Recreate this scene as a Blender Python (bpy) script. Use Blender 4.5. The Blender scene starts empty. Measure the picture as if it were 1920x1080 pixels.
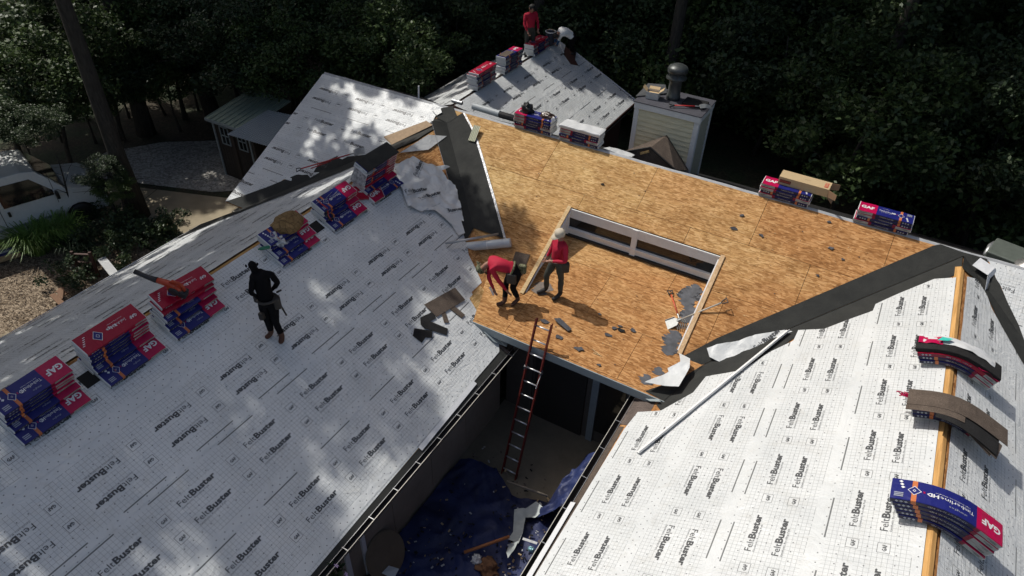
import bpy, bmesh, math, random
from mathutils import Vector, Matrix, noise
S = bpy.context.scene
C = S.collection
PI = math.pi
rnd = random.Random(7)
GZ = -4.8                                   # ground level (the main ridge is z = 0)

# ------------------------------------------------------------------ camera, light, exposure
cd = bpy.data.cameras.new('camera'); cam = bpy.data.objects.new('camera', cd); C.objects.link(cam)
R_ = Vector((0.8631, 0.50439, 0.0256)); U_ = Vector((-0.33211, 0.52865, 0.78117)); F_ = Vector((-0.38049, 0.68273, -0.62379))
m = Matrix((R_, U_, -F_)).transposed().to_4x4(); m.translation = (3.2751, -13.3734, 7.2632)
cam.matrix_world = m
cd.sensor_width = 36; cd.lens = 36 * 1280.17 / 1920; cd.clip_end = 2000; cd.clip_start = .05
S.camera = cam
SUN = Vector((-0.583, 0.082, 0.808)).normalized()
w = bpy.data.worlds.new('World'); S.world = w; w.use_nodes = True
wn = w.node_tree.nodes; wl = w.node_tree.links
sk = wn.new('ShaderNodeTexSky'); sk.sky_type = 'NISHITA'; sk.sun_disc = False
sk.sun_elevation = math.asin(SUN.z); sk.sun_rotation = math.atan2(SUN.x, SUN.y)
sk.air_density = 1.0; sk.dust_density = 4.0; sk.ozone_density = .5
wn['Background'].inputs['Strength'].default_value = 0.105
wl.new(sk.outputs[0], wn['Background'].inputs[0])
sd = bpy.data.lights.new('sun', 'SUN'); so = bpy.data.objects.new('sun', sd); C.objects.link(so)
sd.energy = 3.6; sd.angle = math.radians(.55); sd.color = (1, .965, .9)
so.rotation_euler = SUN.to_track_quat('Z', 'Y').to_euler()
S.view_settings.view_transform = 'Standard'; S.view_settings.look = 'None'
S.view_settings.exposure = -0.06; S.view_settings.gamma = 1; S.view_settings.use_curve_mapping = False
S.render.engine = 'CYCLES'

# ------------------------------------------------------------------ object helpers
def tag(o, label=None, cat=None, group=None, kind=None):
    if label: o['label'] = label
    if cat: o['category'] = cat
    if group: o['group'] = group
    if kind: o['kind'] = kind
    return o
def empty(name, loc=(0, 0, 0), rz=0):
    o = bpy.data.objects.new(name, None); C.objects.link(o); o.location = loc; o.rotation_euler = (0, 0, rz)
    o.empty_display_size = .2
    return o
def link(name, me, parent=None):
    o = bpy.data.objects.new(name, me); C.objects.link(o)
    if parent is not None: o.parent = parent
    return o
class MB:
    def __init__(s): s.v = []; s.f = []; s.m = []
    def add(s, vs, fs, mi=0):
        b = len(s.v); s.v += [tuple(v) for v in vs]; s.f += [tuple(b + i for i in f) for f in fs]
        s.m += (mi if isinstance(mi, list) else [mi] * len(fs)); return s
    def box(s, c, d, M=None, mi=0):
        cx, cy, cz = c; dx, dy, dz = d[0] / 2, d[1] / 2, d[2] / 2
        vs = [Vector((cx + a * dx, cy + b * dy, cz + e * dz)) for a in (-1, 1) for b in (-1, 1) for e in (-1, 1)]
        if M is not None: vs = [M @ v for v in vs]
        return s.add(vs, [(0, 1, 3, 2), (4, 6, 7, 5), (0, 4, 5, 1), (2, 3, 7, 6), (0, 2, 6, 4), (1, 5, 7, 3)], mi)
    def beam(s, a, b, w, t, up=(0, 0, 1), mi=0):
        a = Vector(a); b = Vector(b); d = b - a; L = d.length; x = d / L; z = Vector(up); z = (z - x * z.dot(x)).normalized(); y = z.cross(x)
        M = Matrix((x, y, z)).transposed().to_4x4(); M.translation = (a + b) / 2
        return s.box((0, 0, 0), (L, w, t), M, mi)
    def prism(s, poly, h, mi=0):               # poly: list of 3D points (planar), h: extrusion vector
        n = len(poly); a = [Vector(p) for p in poly]; h = Vector(h); b = [p + h for p in a]
        return s.add(a + b, [tuple(range(n - 1, -1, -1)), tuple(range(n, 2 * n))] + [(i, (i + 1) % n, n + (i + 1) % n, n + i) for i in range(n)], mi)
    def tube(s, pts, r, n=8, mi=0, caps=True):
        pts = [Vector(p) for p in pts]; rs = r if isinstance(r, (list, tuple)) else [r] * len(pts)
        rings = []; up = None
        for i, p in enumerate(pts):
            d = ((pts[min(i + 1, len(pts) - 1)] - pts[max(i - 1, 0)])).normalized()
            if up is None: up = Vector((0, 0, 1)) if abs(d.z) < .9 else Vector((1, 0, 0))
            x = up.cross(d).normalized(); y = d.cross(x); up = y
            rings.append([p + (x * math.cos(2 * PI * k / n) + y * math.sin(2 * PI * k / n)) * rs[i] for k in range(n)])
        vs = [v for g in rings for v in g]; fs = []
        for i in range(len(pts) - 1):
            for k in range(n): fs.append((i * n + k, i * n + (k + 1) % n, (i + 1) * n + (k + 1) % n, (i + 1) * n + k))
        if caps: fs += [tuple(range(n - 1, -1, -1)), tuple((len(pts) - 1) * n + k for k in range(n))]
        return s.add(vs, fs, mi)
    def lathe(s, prof, c=(0, 0, 0), n=20, mi=0, M=None):
        vs = []
        for r, z in prof: vs += [Vector((c[0] + r * math.cos(2 * PI * k / n), c[1] + r * math.sin(2 * PI * k / n), c[2] + z)) for k in range(n)]
        if M is not None: vs = [M @ v for v in vs]
        fs = [(i * n + k, i * n + (k + 1) % n, (i + 1) * n + (k + 1) % n, (i + 1) * n + k) for i in range(len(prof) - 1) for k in range(n)]
        fs += [tuple(range(n - 1, -1, -1)), tuple((len(prof) - 1) * n + k for k in range(n))]
        return s.add(vs, fs, mi)
    def mesh(s, name, mats, smooth=False):
        me = bpy.data.meshes.new(name); me.from_pydata(s.v, [], s.f)
        for q in (mats if isinstance(mats, (list, tuple)) else [mats]): me.materials.append(q)
        me.polygons.foreach_set('material_index', s.m)
        if smooth: me.polygons.foreach_set('use_smooth', [True] * len(s.f))
        me.update(); return me
    def build(s, name, mats, parent=None, smooth=False): return link(name, s.mesh(name, mats, smooth), parent)
def bevel(o, wd=.005, seg=2):
    md = o.modifiers.new('bevel', 'BEVEL'); md.width = wd; md.segments = seg; md.limit_method = 'ANGLE'; return o

# ------------------------------------------------------------------ shader helpers
class NT:
    def __init__(s, name):
        s.m = bpy.data.materials.new(name); s.m.use_nodes = True; s.t = s.m.node_tree; s.n = s.t.nodes; s.l = s.t.links
        s.b = s.n['Principled BSDF']; s.tc = None
    def co(s, kind='Object'):
        if s.tc is None: s.tc = s.n.new('ShaderNodeTexCoord')
        return s.tc.outputs[kind]
    def put(s, sock, v):
        if isinstance(v, bpy.types.NodeSocket): s.l.new(v, sock)
        elif v is not None: sock.default_value = v
    def math(s, op, a, b=None, c=None, clamp=False):
        q = s.n.new('ShaderNodeMath'); q.operation = op; q.use_clamp = clamp
        for i, v in enumerate((a, b, c)):
            if v is not None: s.put(q.inputs[i], v)
        return q.outputs[0]
    def map(s, v, sc=(1, 1, 1), rot=(0, 0, 0), loc=(0, 0, 0)):
        q = s.n.new('ShaderNodeMapping'); s.l.new(v, q.inputs[0]); q.inputs['Scale'].default_value = sc; q.inputs['Rotation'].default_value = rot; q.inputs['Location'].default_value = loc
        return q.outputs[0]
    def noise(s, v, scale=5, detail=4, rough=.55, out=0, dist=0):
        q = s.n.new('ShaderNodeTexNoise'); s.l.new(v, q.inputs['Vector']); q.inputs['Scale'].default_value = scale; q.inputs['Detail'].default_value = detail
        q.inputs['Roughness'].default_value = rough; q.inputs['Distortion'].default_value = dist; return q.outputs[out]
    def vor(s, v, scale=5, out='Distance', feat='F1'):
        q = s.n.new('ShaderNodeTexVoronoi'); q.feature = feat; s.l.new(v, q.inputs['Vector']); q.inputs['Scale'].default_value = scale; return q.outputs[out]
    def ramp(s, v, stops):
        q = s.n.new('ShaderNodeValToRGB'); s.l.new(v, q.inputs[0]); e = q.color_ramp.elements
        while len(e) < len(stops): e.new(.5)
        for i, (p, c) in enumerate(stops): e[i].position = p; e[i].color = (*c, 1) if len(c) == 3 else c
        return q.outputs[0]
    def mix(s, f, a, b, mode='MIX'):
        q = s.n.new('ShaderNodeMix'); q.data_type = 'RGBA'; q.blend_type = mode
        s.put(q.inputs[0], f)
        for sock, v in ((q.inputs[6], a), (q.inputs[7], b)):
            if isinstance(v, bpy.types.NodeSocket): s.l.new(v, sock)
            else: sock.default_value = (*v, 1)
        return q.outputs[2]
    def bump(s, h, st=.3, d=.01, nrm=None):
        q = s.n.new('ShaderNodeBump'); s.l.new(h, q.inputs['Height']); q.inputs['Strength'].default_value = st; q.inputs['Distance'].default_value = d
        if nrm is not None: s.l.new(nrm, q.inputs['Normal'])
        return q.outputs[0]
    def out(s, col=None, rough=.8, nrm=None, metal=0, spec=None):
        if col is not None:
            if isinstance(col, bpy.types.NodeSocket): s.l.new(col, s.b.inputs['Base Color'])
            else: s.b.inputs['Base Color'].default_value = (*col, 1)
        s.put(s.b.inputs['Roughness'], rough); s.put(s.b.inputs['Metallic'], metal)
        if spec is not None: s.put(s.b.inputs['Specular IOR Level'], spec)
        if nrm is not None: s.l.new(nrm, s.b.inputs['Normal'])
        return s.m
def simple(name, col, rough=.7, metal=0, var=.25, sc=8, bump=.15, spec=None):
    t = NT(name); v = t.co(); a = t.noise(v, sc, 5, .6); b = t.noise(v, sc * 7, 3, .6)
    k = t.math('MULTIPLY_ADD', a, 2 * var, 1 - var); k = t.math('MULTIPLY', k, t.math('MULTIPLY_ADD', b, .2, .9))
    q = t.n.new('ShaderNodeCombineColor')
    for i in range(3): t.l.new(t.math('MULTIPLY', k, col[i]), q.inputs[i])
    return t.out(q.outputs[0], rough, t.bump(b, bump, .01) if bump else None, metal, spec)

# ---- woven roofing felt: weave grid, dots, boxes and bars follow the roll (UV in metres along / across the roll)
def felt_material(name, back=False):
    t = NT(name); u = t.co('UV'); sp = t.n.new('ShaderNodeSeparateXYZ'); t.l.new(u, sp.inputs[0]); U, V = sp.outputs[0], sp.outputs[1]
    obj = t.co()
    def per(x, p, off=0): return t.math('MODULO', t.math('ADD', x, 1000 * p - off), p)     # 0..p
    def line(x, p, wd, off=0): return t.math('LESS_THAN', per(x, p, off - wd / 2), wd)
    def box(x, a, b): return t.math('MULTIPLY', t.math('GREATER_THAN', x, a), t.math('LESS_THAN', x, b))
    P = 1.2
    up = per(U, P, 0)                                       # phase inside one print repeat: 0 = start of the word
    grid = t.math('MAXIMUM', line(U, .06, .0042), line(V, .06, .0042))
    band = box(V, .185, 1.135)
    patch = t.math('MAXIMUM', t.math('MULTIPLY', box(up, -.02, .64), t.math('MAXIMUM', box(V, .425, .585), box(V, .775, .935))),
                   t.math('MULTIPLY', box(up, .86, 1.01), t.math('MAXIMUM', box(V, .41, .555), box(V, .76, .905))))
    grid = t.math('MULTIPLY', t.math('MULTIPLY', grid, band), t.math('SUBTRACT', 1, patch))
    # box outline round GAF
    o1 = t.math('MULTIPLY', box(up, .86, 1.01), t.math('MAXIMUM', box(V, .41, .555), box(V, .76, .905)))
    i1 = t.math('MULTIPLY', box(up, .866, 1.004), t.math('MAXIMUM', box(V, .416, .549), box(V, .766, .899)))
    outl = t.math('SUBTRACT', o1, i1)
    bar = t.math('MULTIPLY', t.math('MAXIMUM', box(up, .95, 1.21), box(up, -.01, .43)), box(V, 1.146, 1.166))
    fine = t.math('MULTIPLY', t.math('MULTIPLY', t.math('LESS_THAN', t.noise(t.map(u, (60, 4, 1)), 1, 2, .5), .55), box(up, .1, .9)), box(V, .178, .186))
    dots = None
    for v0, off in ((.045, 0), (.115, .07), (.34, .03), (.66, .1), (.98, .05), (1.19, .02)):
        du = t.math('SUBTRACT', per(U, .15, off), .075); dv = t.math('SUBTRACT', V, v0)
        d2 = t.math('ADD', t.math('MULTIPLY', du, du), t.math('MULTIPLY', dv, dv))
        d = t.math('LESS_THAN', d2, .0095 ** 2)
        dots = d if dots is None else t.math('MAXIMUM', dots, d)
    nz = t.noise(obj, 1.3, 4, .6); nf = t.noise(obj, 60, 2, .5)
    base = t.ramp(nz, [(.3, (.56, .58, .58)), (.7, (.66, .675, .67))])
    base = t.mix(t.math('MULTIPLY', t.ramp(t.noise(obj, 3.2, 7, .75, dist=.8), [(.52, (0, 0, 0)), (.68, (1, 1, 1))]), .28), base, (.45, .43, .38))   # dust smears
    col = t.mix(t.math('MULTIPLY', grid, .62), base, (.16, .17, .17))
    col = t.mix(t.math('MULTIPLY', fine, .6), col, (.12, .13, .13))
    col = t.mix(t.math('MULTIPLY', outl, .9), col, (.05, .05, .05))
    col = t.mix(t.math('MULTIPLY', bar, .85), col, (.06, .065, .065))
    col = t.mix(t.math('MULTIPLY', dots, .8), col, (.07, .075, .08))
    w1 = t.noise(t.map(obj, (1.2, 1.2, 1.2)), 2.2, 5, .6, dist=1.6); w2 = t.noise(t.map(u, (2, 14, 1)), 1.5, 4, .6, dist=.8)
    n1 = t.bump(w1, .55, .05); n2 = t.bump(w2, .35, .02, n1); n3 = t.bump(nf, .12, .003, n2)
    return t.out(col if not back else t.ramp(nz, [(.3, (.42, .43, .43)), (.7, (.52, .53, .53))]), .42, n3, spec=.45)
M_felt = felt_material('felt_printed')
M_feltback = felt_material('felt_plain', True)
t = NT('felt_ink'); M_ink = t.out(t.ramp(t.noise(t.co(), 40, 3, .6), [(.3, (.042, .045, .048)), (.7, (.072, .075, .078))]), .5)
t = NT('felt_ink_thin'); M_ink2 = t.out((.10, .105, .11), .5)

def osb_material(name, tint=0, grain='X'):
    t = NT(name); v = t.co(); oi = t.n.new('ShaderNodeObjectInfo')
    rv = t.n.new('ShaderNodeVectorMath'); rv.operation = 'MULTIPLY'; t.l.new(v, rv.inputs[0])
    sc = (1, 7, 7) if grain == 'X' else (7, 1, 7)
    g = t.map(v, (1.3, 21, 21) if grain == 'X' else (21, 1.3, 21))
    a = t.noise(g, 2.4, 7, .72, dist=.3)                 # long weathered streaks
    b = t.noise(t.map(v, (7, 30, 30) if grain == 'X' else (30, 7, 30)), 2.2, 5, .7)
    ch = t.vor(t.map(v, (13, 38, 38) if grain == 'X' else (38, 13, 38)), 1, 'Color')
    sep = t.n.new('ShaderNodeSeparateColor'); t.l.new(ch, sep.inputs[0]); chip = sep.outputs[0]
    big = t.noise(t.map(v, (.6, 1.5, 1.5)), .7, 5, .6)
    spx = t.n.new('ShaderNodeSeparateXYZ'); t.l.new(v, spx.inputs[0])
    # older boards toward the eave and the right valley have gone red-brown
    age = t.math('ADD', t.math('MULTIPLY', spx.outputs[0], .085), t.math('MULTIPLY', spx.outputs[1], -.13))
    age = t.math('ADD', age, t.math('MULTIPLY', big, 1.7)); age = t.math('ADD', age, t.math('MULTIPLY', oi.outputs['Random'], .5))
    age = t.math('ADD', age, -.50 + tint, clamp=True)
    yel = t.ramp(chip, [(0, (.43, .26, .10)), (.5, (.57, .375, .16)), (1, (.68, .48, .235))])
    red = t.ramp(chip, [(0, (.29, .135, .048)), (.5, (.45, .225, .085)), (1, (.57, .32, .14))])
    c = t.mix(age, yel, red)
    dark = t.ramp(a, [(.32, (.30, .22, .16)), (.45, (.85, .82, .78)), (.52, (1, 1, 1)), (.7, (1.15, 1.12, 1.05))])
    c = t.mix(.9, c, dark, 'MULTIPLY')
    fl = t.ramp(b, [(.31, (.12, .075, .05)), (.37, (1, 1, 1))])
    c = t.mix(.85, c, fl, 'MULTIPLY')
    sp = t.ramp(t.noise(v, 24, 3, .7), [(.25, (.10, .07, .05)), (.31, (1, 1, 1)), (.72, (1, 1, 1)), (.8, (1.4, 1.35, 1.3))])
    c = t.mix(.85, c, sp, 'MULTIPLY')
    def pr1(x, p): return t.math('SUBTRACT', t.math('MODULO', t.math('ADD', x, 100 * p), p), p / 2)
    nx_ = pr1(spx.outputs[0], .61); ny_ = pr1(spx.outputs[1], .152); dd_ = t.math('ADD', t.math('MULTIPLY', nx_, nx_), t.math('MULTIPLY', ny_, ny_))
    c = t.mix(t.math('MULTIPLY', t.math('LESS_THAN', dd_, .0085 ** 2), .75), c, (.05, .035, .03))
    stain = t.ramp(t.noise(v, 1.1, 6, .7, dist=1.2), [(.40, (.80, .76, .72)), (.5, (1, 1, 1))])
    c = t.mix(.9, c, stain, 'MULTIPLY')
    n = t.bump(chip, .25, .004); n = t.bump(a, .5, .008, n)
    return t.out(c, .85, n, spec=.15)
M_osb = osb_material('osb'); M_osb2 = osb_material('osb_fresh', -.75, 'Y'); M_osbred = osb_material('osb_red', .6, 'Y')
def lumber(name, c0, c1, ax='X'):
    t = NT(name); v = t.co(); a = t.noise(t.map(v, (1.5, 30, 30) if ax == 'X' else ((30, 1.5, 30) if ax == 'Y' else (30, 30, 1.5))), 1, 6, .7, dist=.6)
    return t.out(t.ramp(a, [(.3, c0), (.65, c1)]), .8, t.bump(a, .3, .004), spec=.2)
M_lumX = lumber('pine_lumber', (.42, .27, .12), (.68, .52, .30), 'X'); M_lumY = lumber('pine_lumber_lengthwise', (.36, .19, .06), (.66, .38, .14), 'Y')
M_browntrim = simple('brown_stain', (.07, .03, .022), .7)
t = NT('black_membrane'); v = t.co(); a = t.noise(v, 220, 2, .6); b = t.noise(v, 2.5, 5, .65); c_ = t.noise(v, 9, 4, .6)
col = t.ramp(b, [(.3, (.020, .021, .020)), (.7, (.036, .037, .034))]); col = t.mix(t.math('MULTIPLY', t.math('GREATER_THAN', a, .66), .35), col, (.12, .12, .11))
M_mem = t.out(col, .82, t.bump(c_, .5, .02, t.bump(a, .4, .003)), spec=.25)
M_white = simple('white_paint', (.72, .72, .70), .55, var=.12, sc=5, bump=.08)
M_whitemetal = simple('white_metal', (.66, .67, .68), .35, 0, .06, 6, .03, .5)
M_greypaint = simple('grey_fascia', (.26, .30, .31), .5, var=.18, sc=4)
M_alu = simple('aluminium', (.62, .62, .62), .32, .85, .1, 10, .05)
M_galv = simple('galvanised_steel', (.42, .43, .44), .38, .7, .2, 12, .05)
M_black = simple('black_plastic', (.012, .012, .013), .45)
M_dark = simple('dark_void', (.008, .008, .008), .9)
M_glass = NT('window_glass').out((.012, .014, .015), .06, spec=.6)
def siding_mat():
    t = NT('cream_siding'); v = t.co(); a = t.noise(t.map(v, (1, 1, 5)), 3, 5, .65)
    return t.out(t.ramp(a, [(.3, (.64, .58, .38)), (.7, (.80, .74, .52))]), .7, t.bump(t.noise(t.map(v, (3, 3, 60)), 1, 3), .2, .003))
M_siding = siding_mat()
def shingle_mat(name, c0, c1):
    t = NT(name); v = t.co(); a = t.vor(v, 260, 'Color'); sp = t.n.new('ShaderNodeSeparateColor'); t.l.new(a, sp.inputs[0])
    b = t.noise(v, 5, 4, .6); c = t.ramp(sp.outputs[0], [(0, c0), (1, c1)]); c = t.mix(.6, c, t.ramp(b, [(.3, (.6, .6, .6)), (.7, (1.2, 1.2, 1.2))]), 'MULTIPLY')
    return t.out(c, .9, t.bump(sp.outputs[1], .4, .002), spec=.2)
M_sh_brown = shingle_mat('shingle_brown', (.05, .038, .03), (.16, .125, .10)); M_sh_black = shingle_mat('shingle_black', (.008, .008, .008), (.035, .034, .034))
M_sh_grey = shingle_mat('shingle_scrap_grey', (.045, .045, .05), (.12, .12, .13)); M_sh_weather = shingle_mat('shingle_weathered', (.07, .055, .048), (.19, .15, .13))
# shingle bundle wrapper
def film(name, col, rough=.36):
    t = NT(name); v = t.co(); a = t.noise(v, 9, 5, .6, dist=1.2); b = t.noise(t.map(v, (3, 30, 30)), 1, 3, .6)
    c = t.mix(t.math('MULTIPLY', t.noise(v, 5, 4), .25), col, tuple(x * .55 for x in col))
    return t.out(c, rough, t.bump(a, .35, .02, t.bump(b, .25, .006)), spec=.32)
W_blue = film('film_blue', (.014, .018, .15)); W_mag = film('film_magenta', (.44, .004, .065)); W_navy = film('film_navy', (.012, .013, .045)); W_or = film('film_orange', (.55, .17, .06))
W_white = film('film_white', (.62, .63, .63)); W_red = film('film_red', (.34, .003, .028)); W_grey = film('film_label_grey', (.34, .36, .34)); W_ink = film('film_print_white', (.75, .75, .75))
W_dmag = film('film_dark_magenta', (.2, .008, .03)); W_teal = film('film_teal', (.05, .5, .42))
WM = [W_blue, W_mag, W_navy, W_or, W_white, W_red, W_grey, W_dmag, W_teal, M_sh_black]
# foliage
def leaf_mat(name, c0, c1, c2):
    t = NT(name); v = t.co(); a = t.noise(v, 2.0, 3, .6); oi = t.n.new('ShaderNodeObjectInfo')
    g = t.vor(v, 3.5, 'Color'); sp = t.n.new('ShaderNodeSeparateColor'); t.l.new(g, sp.inputs[0])
    k = t.math('ADD', t.math('MULTIPLY', a, .6), t.math('MULTIPLY', sp.outputs[0], .4)); k = t.math('ADD', k, t.math('MULTIPLY_ADD', oi.outputs['Random'], .3, -.15))
    c = t.ramp(k, [(.25, c0), (.5, c1), (.8, c2)])
    tr = t.n.new('ShaderNodeBsdfTranslucent'); t.l.new(c, tr.inputs[0]); ms = t.n.new('ShaderNodeMixShader'); ms.inputs[0].default_value = .22
    t.out(c, .5, spec=.35); o = t.n['Material Output']; t.l.new(t.b.outputs[0], ms.inputs[1]); t.l.new(tr.outputs[0], ms.inputs[2]); t.l.new(ms.outputs[0], o.inputs[0])
    return t.m
L_dark = leaf_mat('leaf_dark', (.032, .050, .024), (.050, .080, .034), (.080, .115, .045)); L_mid = leaf_mat('leaf_mid', (.04, .065, .024), (.065, .105, .032), (.10, .145, .045))
t = NT('bark'); v = t.co(); a = t.noise(t.map(v, (5, 5, 1)), 4, 6, .7); M_bark = t.out(t.ramp(a, [(.3, (.018, .015, .012)), (.7, (.075, .065, .052))]), .9, t.bump(a, .8, .03))

# ------------------------------------------------------------------ text as flat print
_tc = {}
def text2d(s_, size=1, off=0.0, res=2):
    k = (s_, off, res)
    if k not in _tc:
        cu = bpy.data.curves.new('lettering', 'FONT'); cu.body = s_; cu.size = 1; cu.offset = off; cu.resolution_u = res; cu.fill_mode = 'FRONT'
        ob = bpy.data.objects.new('lettering', cu); C.objects.link(ob)
        me = bpy.data.meshes.new_from_object(ob, depsgraph=bpy.context.evaluated_depsgraph_get())
        vs = [(v.co.x, v.co.y) for v in me.vertices]; fs = [tuple(p.vertices) for p in me.polygons]
        bpy.data.objects.remove(ob); bpy.data.curves.remove(cu); bpy.data.meshes.remove(me)
        x0 = min(v[0] for v in vs); x1 = max(v[0] for v in vs)
        _tc[k] = ([(x - x0, y) for x, y in vs], fs, x1 - x0)
    return _tc[k]
class P2:                                            # a 2D print sheet
    def __init__(s): s.v = []; s.f = []; s.m = []
    def text(s, st, x, y, h, width=None, off=0.0, mi=0, res=2):
        vs, fs, w_ = text2d(st, 1, off, res); k = h / .73; kx = k if width is None else width / w_
        b = len(s.v); s.v += [(x + a * kx, y + c * k) for a, c in vs]; s.f += [tuple(b + i for i in f) for f in fs]; s.m += [mi] * len(fs)
        return x + w_ * kx
    def quad(s, p, mi=0):
        b = len(s.v); s.v += list(p); s.f.append(tuple(range(b, b + len(p)))); s.m.append(mi)
    def rect(s, x0, y0, x1, y1, mi=0, n=1):
        for i in range(n):
            a = x0 + (x1 - x0) * i / n; b = x0 + (x1 - x0) * (i + 1) / n; s.quad([(a, y0), (b, y0), (b, y1), (a, y1)], mi)
    def ring(s, pts, wd, mi=0):
        c = (sum(p[0] for p in pts) / len(pts), sum(p[1] for p in pts) / len(pts)); n = len(pts)
        inn = [(p[0] + (c[0] - p[0]) * wd, p[1] + (c[1] - p[1]) * wd) for p in pts]
        for i in range(n): s.quad([pts[i], pts[(i + 1) % n], inn[(i + 1) % n], inn[i]], mi)
word = P2(); xe = word.text('Felt', 0, 0, .094, .195, -.002); word.text('Buster', .205, 0, .094, .415, .036, res=2)
word.text('Synthetic Roofing Felt', .0, -.045, .025, .46, 0, 1, 1)
gafw = P2(); gafw.text('GAF', .026, .040, .05, .100, .03, 0, 1)

# ------------------------------------------------------------------ roof geometry (metres)
p_, yc, pc, D_ = .5007, 3.5235, .1601, 4.672
xL, zL, pL, wL, wLL = -6.0, -.1856, .5013, 4.3885, 4.7525
xR, zR, pR, wR = 5.5, -.0352, .4941, 4.3944
xB, zB, yB, wB, pB = -6.743, -.400, 7.217, 2.968, .480
x0 = -10.3417; zc = -p_ * yc
class Fr:
    def __init__(s, o, du, dv): s.o = Vector(o); s.du = Vector(du).normalized(); s.dv = Vector(dv).normalized(); s.n = s.du.cross(s.dv).normalized(); s.n *= (1 if s.n.z > 0 else -1)
    def __call__(s, u, v, h=0): return s.o + s.du * u + s.dv * v + s.n * h
    def mat(s, u, v, h=0, ang=0):             # matrix with local x turned by ang in the slope plane
        x = s.du * math.cos(ang) + s.dv * math.sin(ang); z = s.n; y = z.cross(x)
        M = Matrix((x, y, z)).transposed().to_4x4(); M.translation = s(u, v, h); return M
LR = Fr((xL, 0, zL), (0, 1, 0), (1, 0, -pL)); LL = Fr((xL, 0, zL), (0, 1, 0), (-1, 0, -pL))
RL = Fr((xR, 0, zR), (0, 1, 0), (-1, 0, -pR)); RR = Fr((xR, 0, zR), (0, 1, 0), (1, 0, -pR))
MF = Fr((0, 0, 0), (1, 0, 0), (0, -1, -p_)); MBk = Fr((0, 0, 0), (1, 0, 0), (0, 1, -p_))
LO = Fr((0, -yc, zc), (1, 0, 0), (0, -1, -pc))
BR = Fr((xB, 0, zB), (0, 1, 0), (1, 0, -pB)); BL = Fr((xB, 0, zB), (0, 1, 0), (-1, 0, -pB))
cM = math.hypot(1, p_); cL = math.hypot(1, pL); cR = math.hypot(1, pR); cC = math.hypot(1, pc); cB = math.hypot(1, pB)

def clip(poly, axis, val, keep_gt):
    out = []; n = len(poly)
    for i in range(n):
        a, b = poly[i], poly[(i + 1) % n]; da = a[axis] - val; db = b[axis] - val
        if not keep_gt: da, db = -da, -db
        if da >= 0: out.append(a)
        if (da >= 0) != (db >= 0):
            k = da / (da - db); out.append((a[0] + (b[0] - a[0]) * k, a[1] + (b[1] - a[1]) * k))
    return out
def cliprect(poly, u0, u1, v0, v1):
    for ax, val, g in ((0, u0, True), (0, u1, False), (1, v0, True), (1, v1, False)):
        poly = clip(poly, ax, val, g)
        if len(poly) < 3: return []
    return poly
def area(p): return abs(sum(p[i][0] * p[(i + 1) % len(p)][1] - p[(i + 1) % len(p)][0] * p[i][1] for i in range(len(p)))) / 2
def inside(p, q):
    c = False; n = len(p); x, y = q
    for i in range(n):
        (x1, y1), (x2, y2) = p[i], p[(i + 1) % n]
        if (y1 > y) != (y2 > y) and x < (x2 - x1) * (y - y1) / (y2 - y1) + x1: c = not c
    return c
def dedupe(p):
    o = []
    for q in p:
        if not o or (abs(q[0] - o[-1][0]) + abs(q[1] - o[-1][1])) > 1e-5: o.append(q)
    if len(o) > 1 and abs(o[0][0] - o[-1][0]) + abs(o[0][1] - o[-1][1]) < 1e-5: o.pop()
    return o
def slab(fr, poly, h0, h1, name, mat, parent):
    poly = dedupe(poly)
    if len(poly) < 3: return None
    bm = bmesh.new(); vs = [bm.verts.new(fr(u, v, h1)) for u, v in poly]; f = bm.faces.new(vs)
    bmesh.ops.triangulate(bm, faces=[f]); bm.normal_update()
    bot = bmesh.ops.extrude_face_region(bm, geom=list(bm.faces))
    bmesh.ops.translate(bm, verts=[g for g in bot['geom'] if isinstance(g, bmesh.types.BMVert)], vec=fr.n * (h0 - h1))
    bmesh.ops.recalc_face_normals(bm, faces=list(bm.faces))
    me = bpy.data.meshes.new(name); bm.to_mesh(me); bm.free(); me.materials.append(mat)
    return link(name, me, parent)
def und(p):                                   # shallow undulation shared by a sheet and its print
    return .006 * noise.noise(p * 1.1) + .003 * noise.noise(p * 3.1 + Vector((9, 0, 0)))
def sheet(fr, poly, h, name, mat, parent, uvf=None, step=.22, amp=1.0, wob=None):
    poly = dedupe(poly)
    if len(poly) < 3: return None
    bm = bmesh.new(); vs = [bm.verts.new((u, v, 0)) for u, v in poly]; bm.faces.new(vs)
    us = [q[0] for q in poly]; vv = [q[1] for q in poly]
    for ax, (a, b) in ((0, (min(us), max(us))), (1, (min(vv), max(vv)))):
        k = math.floor(a / step) + 1
        while k * step < b:
            co = (k * step, 0, 0) if ax == 0 else (0, k * step, 0); no = (1, 0, 0) if ax == 0 else (0, 1, 0)
            bmesh.ops.bisect_plane(bm, geom=list(bm.verts) + list(bm.edges) + list(bm.faces), plane_co=co, plane_no=no, dist=1e-5); k += 1
    bmesh.ops.triangulate(bm, faces=list(bm.faces))
    uvl = bm.loops.layers.uv.new('UVMap')
    for f in bm.faces:
        f.smooth = True
        for l in f.loops:
            u, v = l.vert.co.x, l.vert.co.y; l[uvl].uv = uvf(u, v) if uvf else (u, v)
    for q in bm.verts:
        u, v = q.co.x, q.co.y; P = fr(u, v, h); d = und(P) * amp
        if wob: d += wob(u, v)
        q.co = P + fr.n * (d)
    bm.normal_update()
    for f in bm.faces:
        if f.normal.dot(fr.n) < 0: f.normal_flip()
    me = bpy.data.meshes.new(name); bm.to_mesh(me); bm.free(); me.materials.append(mat)
    return link(name, me, parent)

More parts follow.
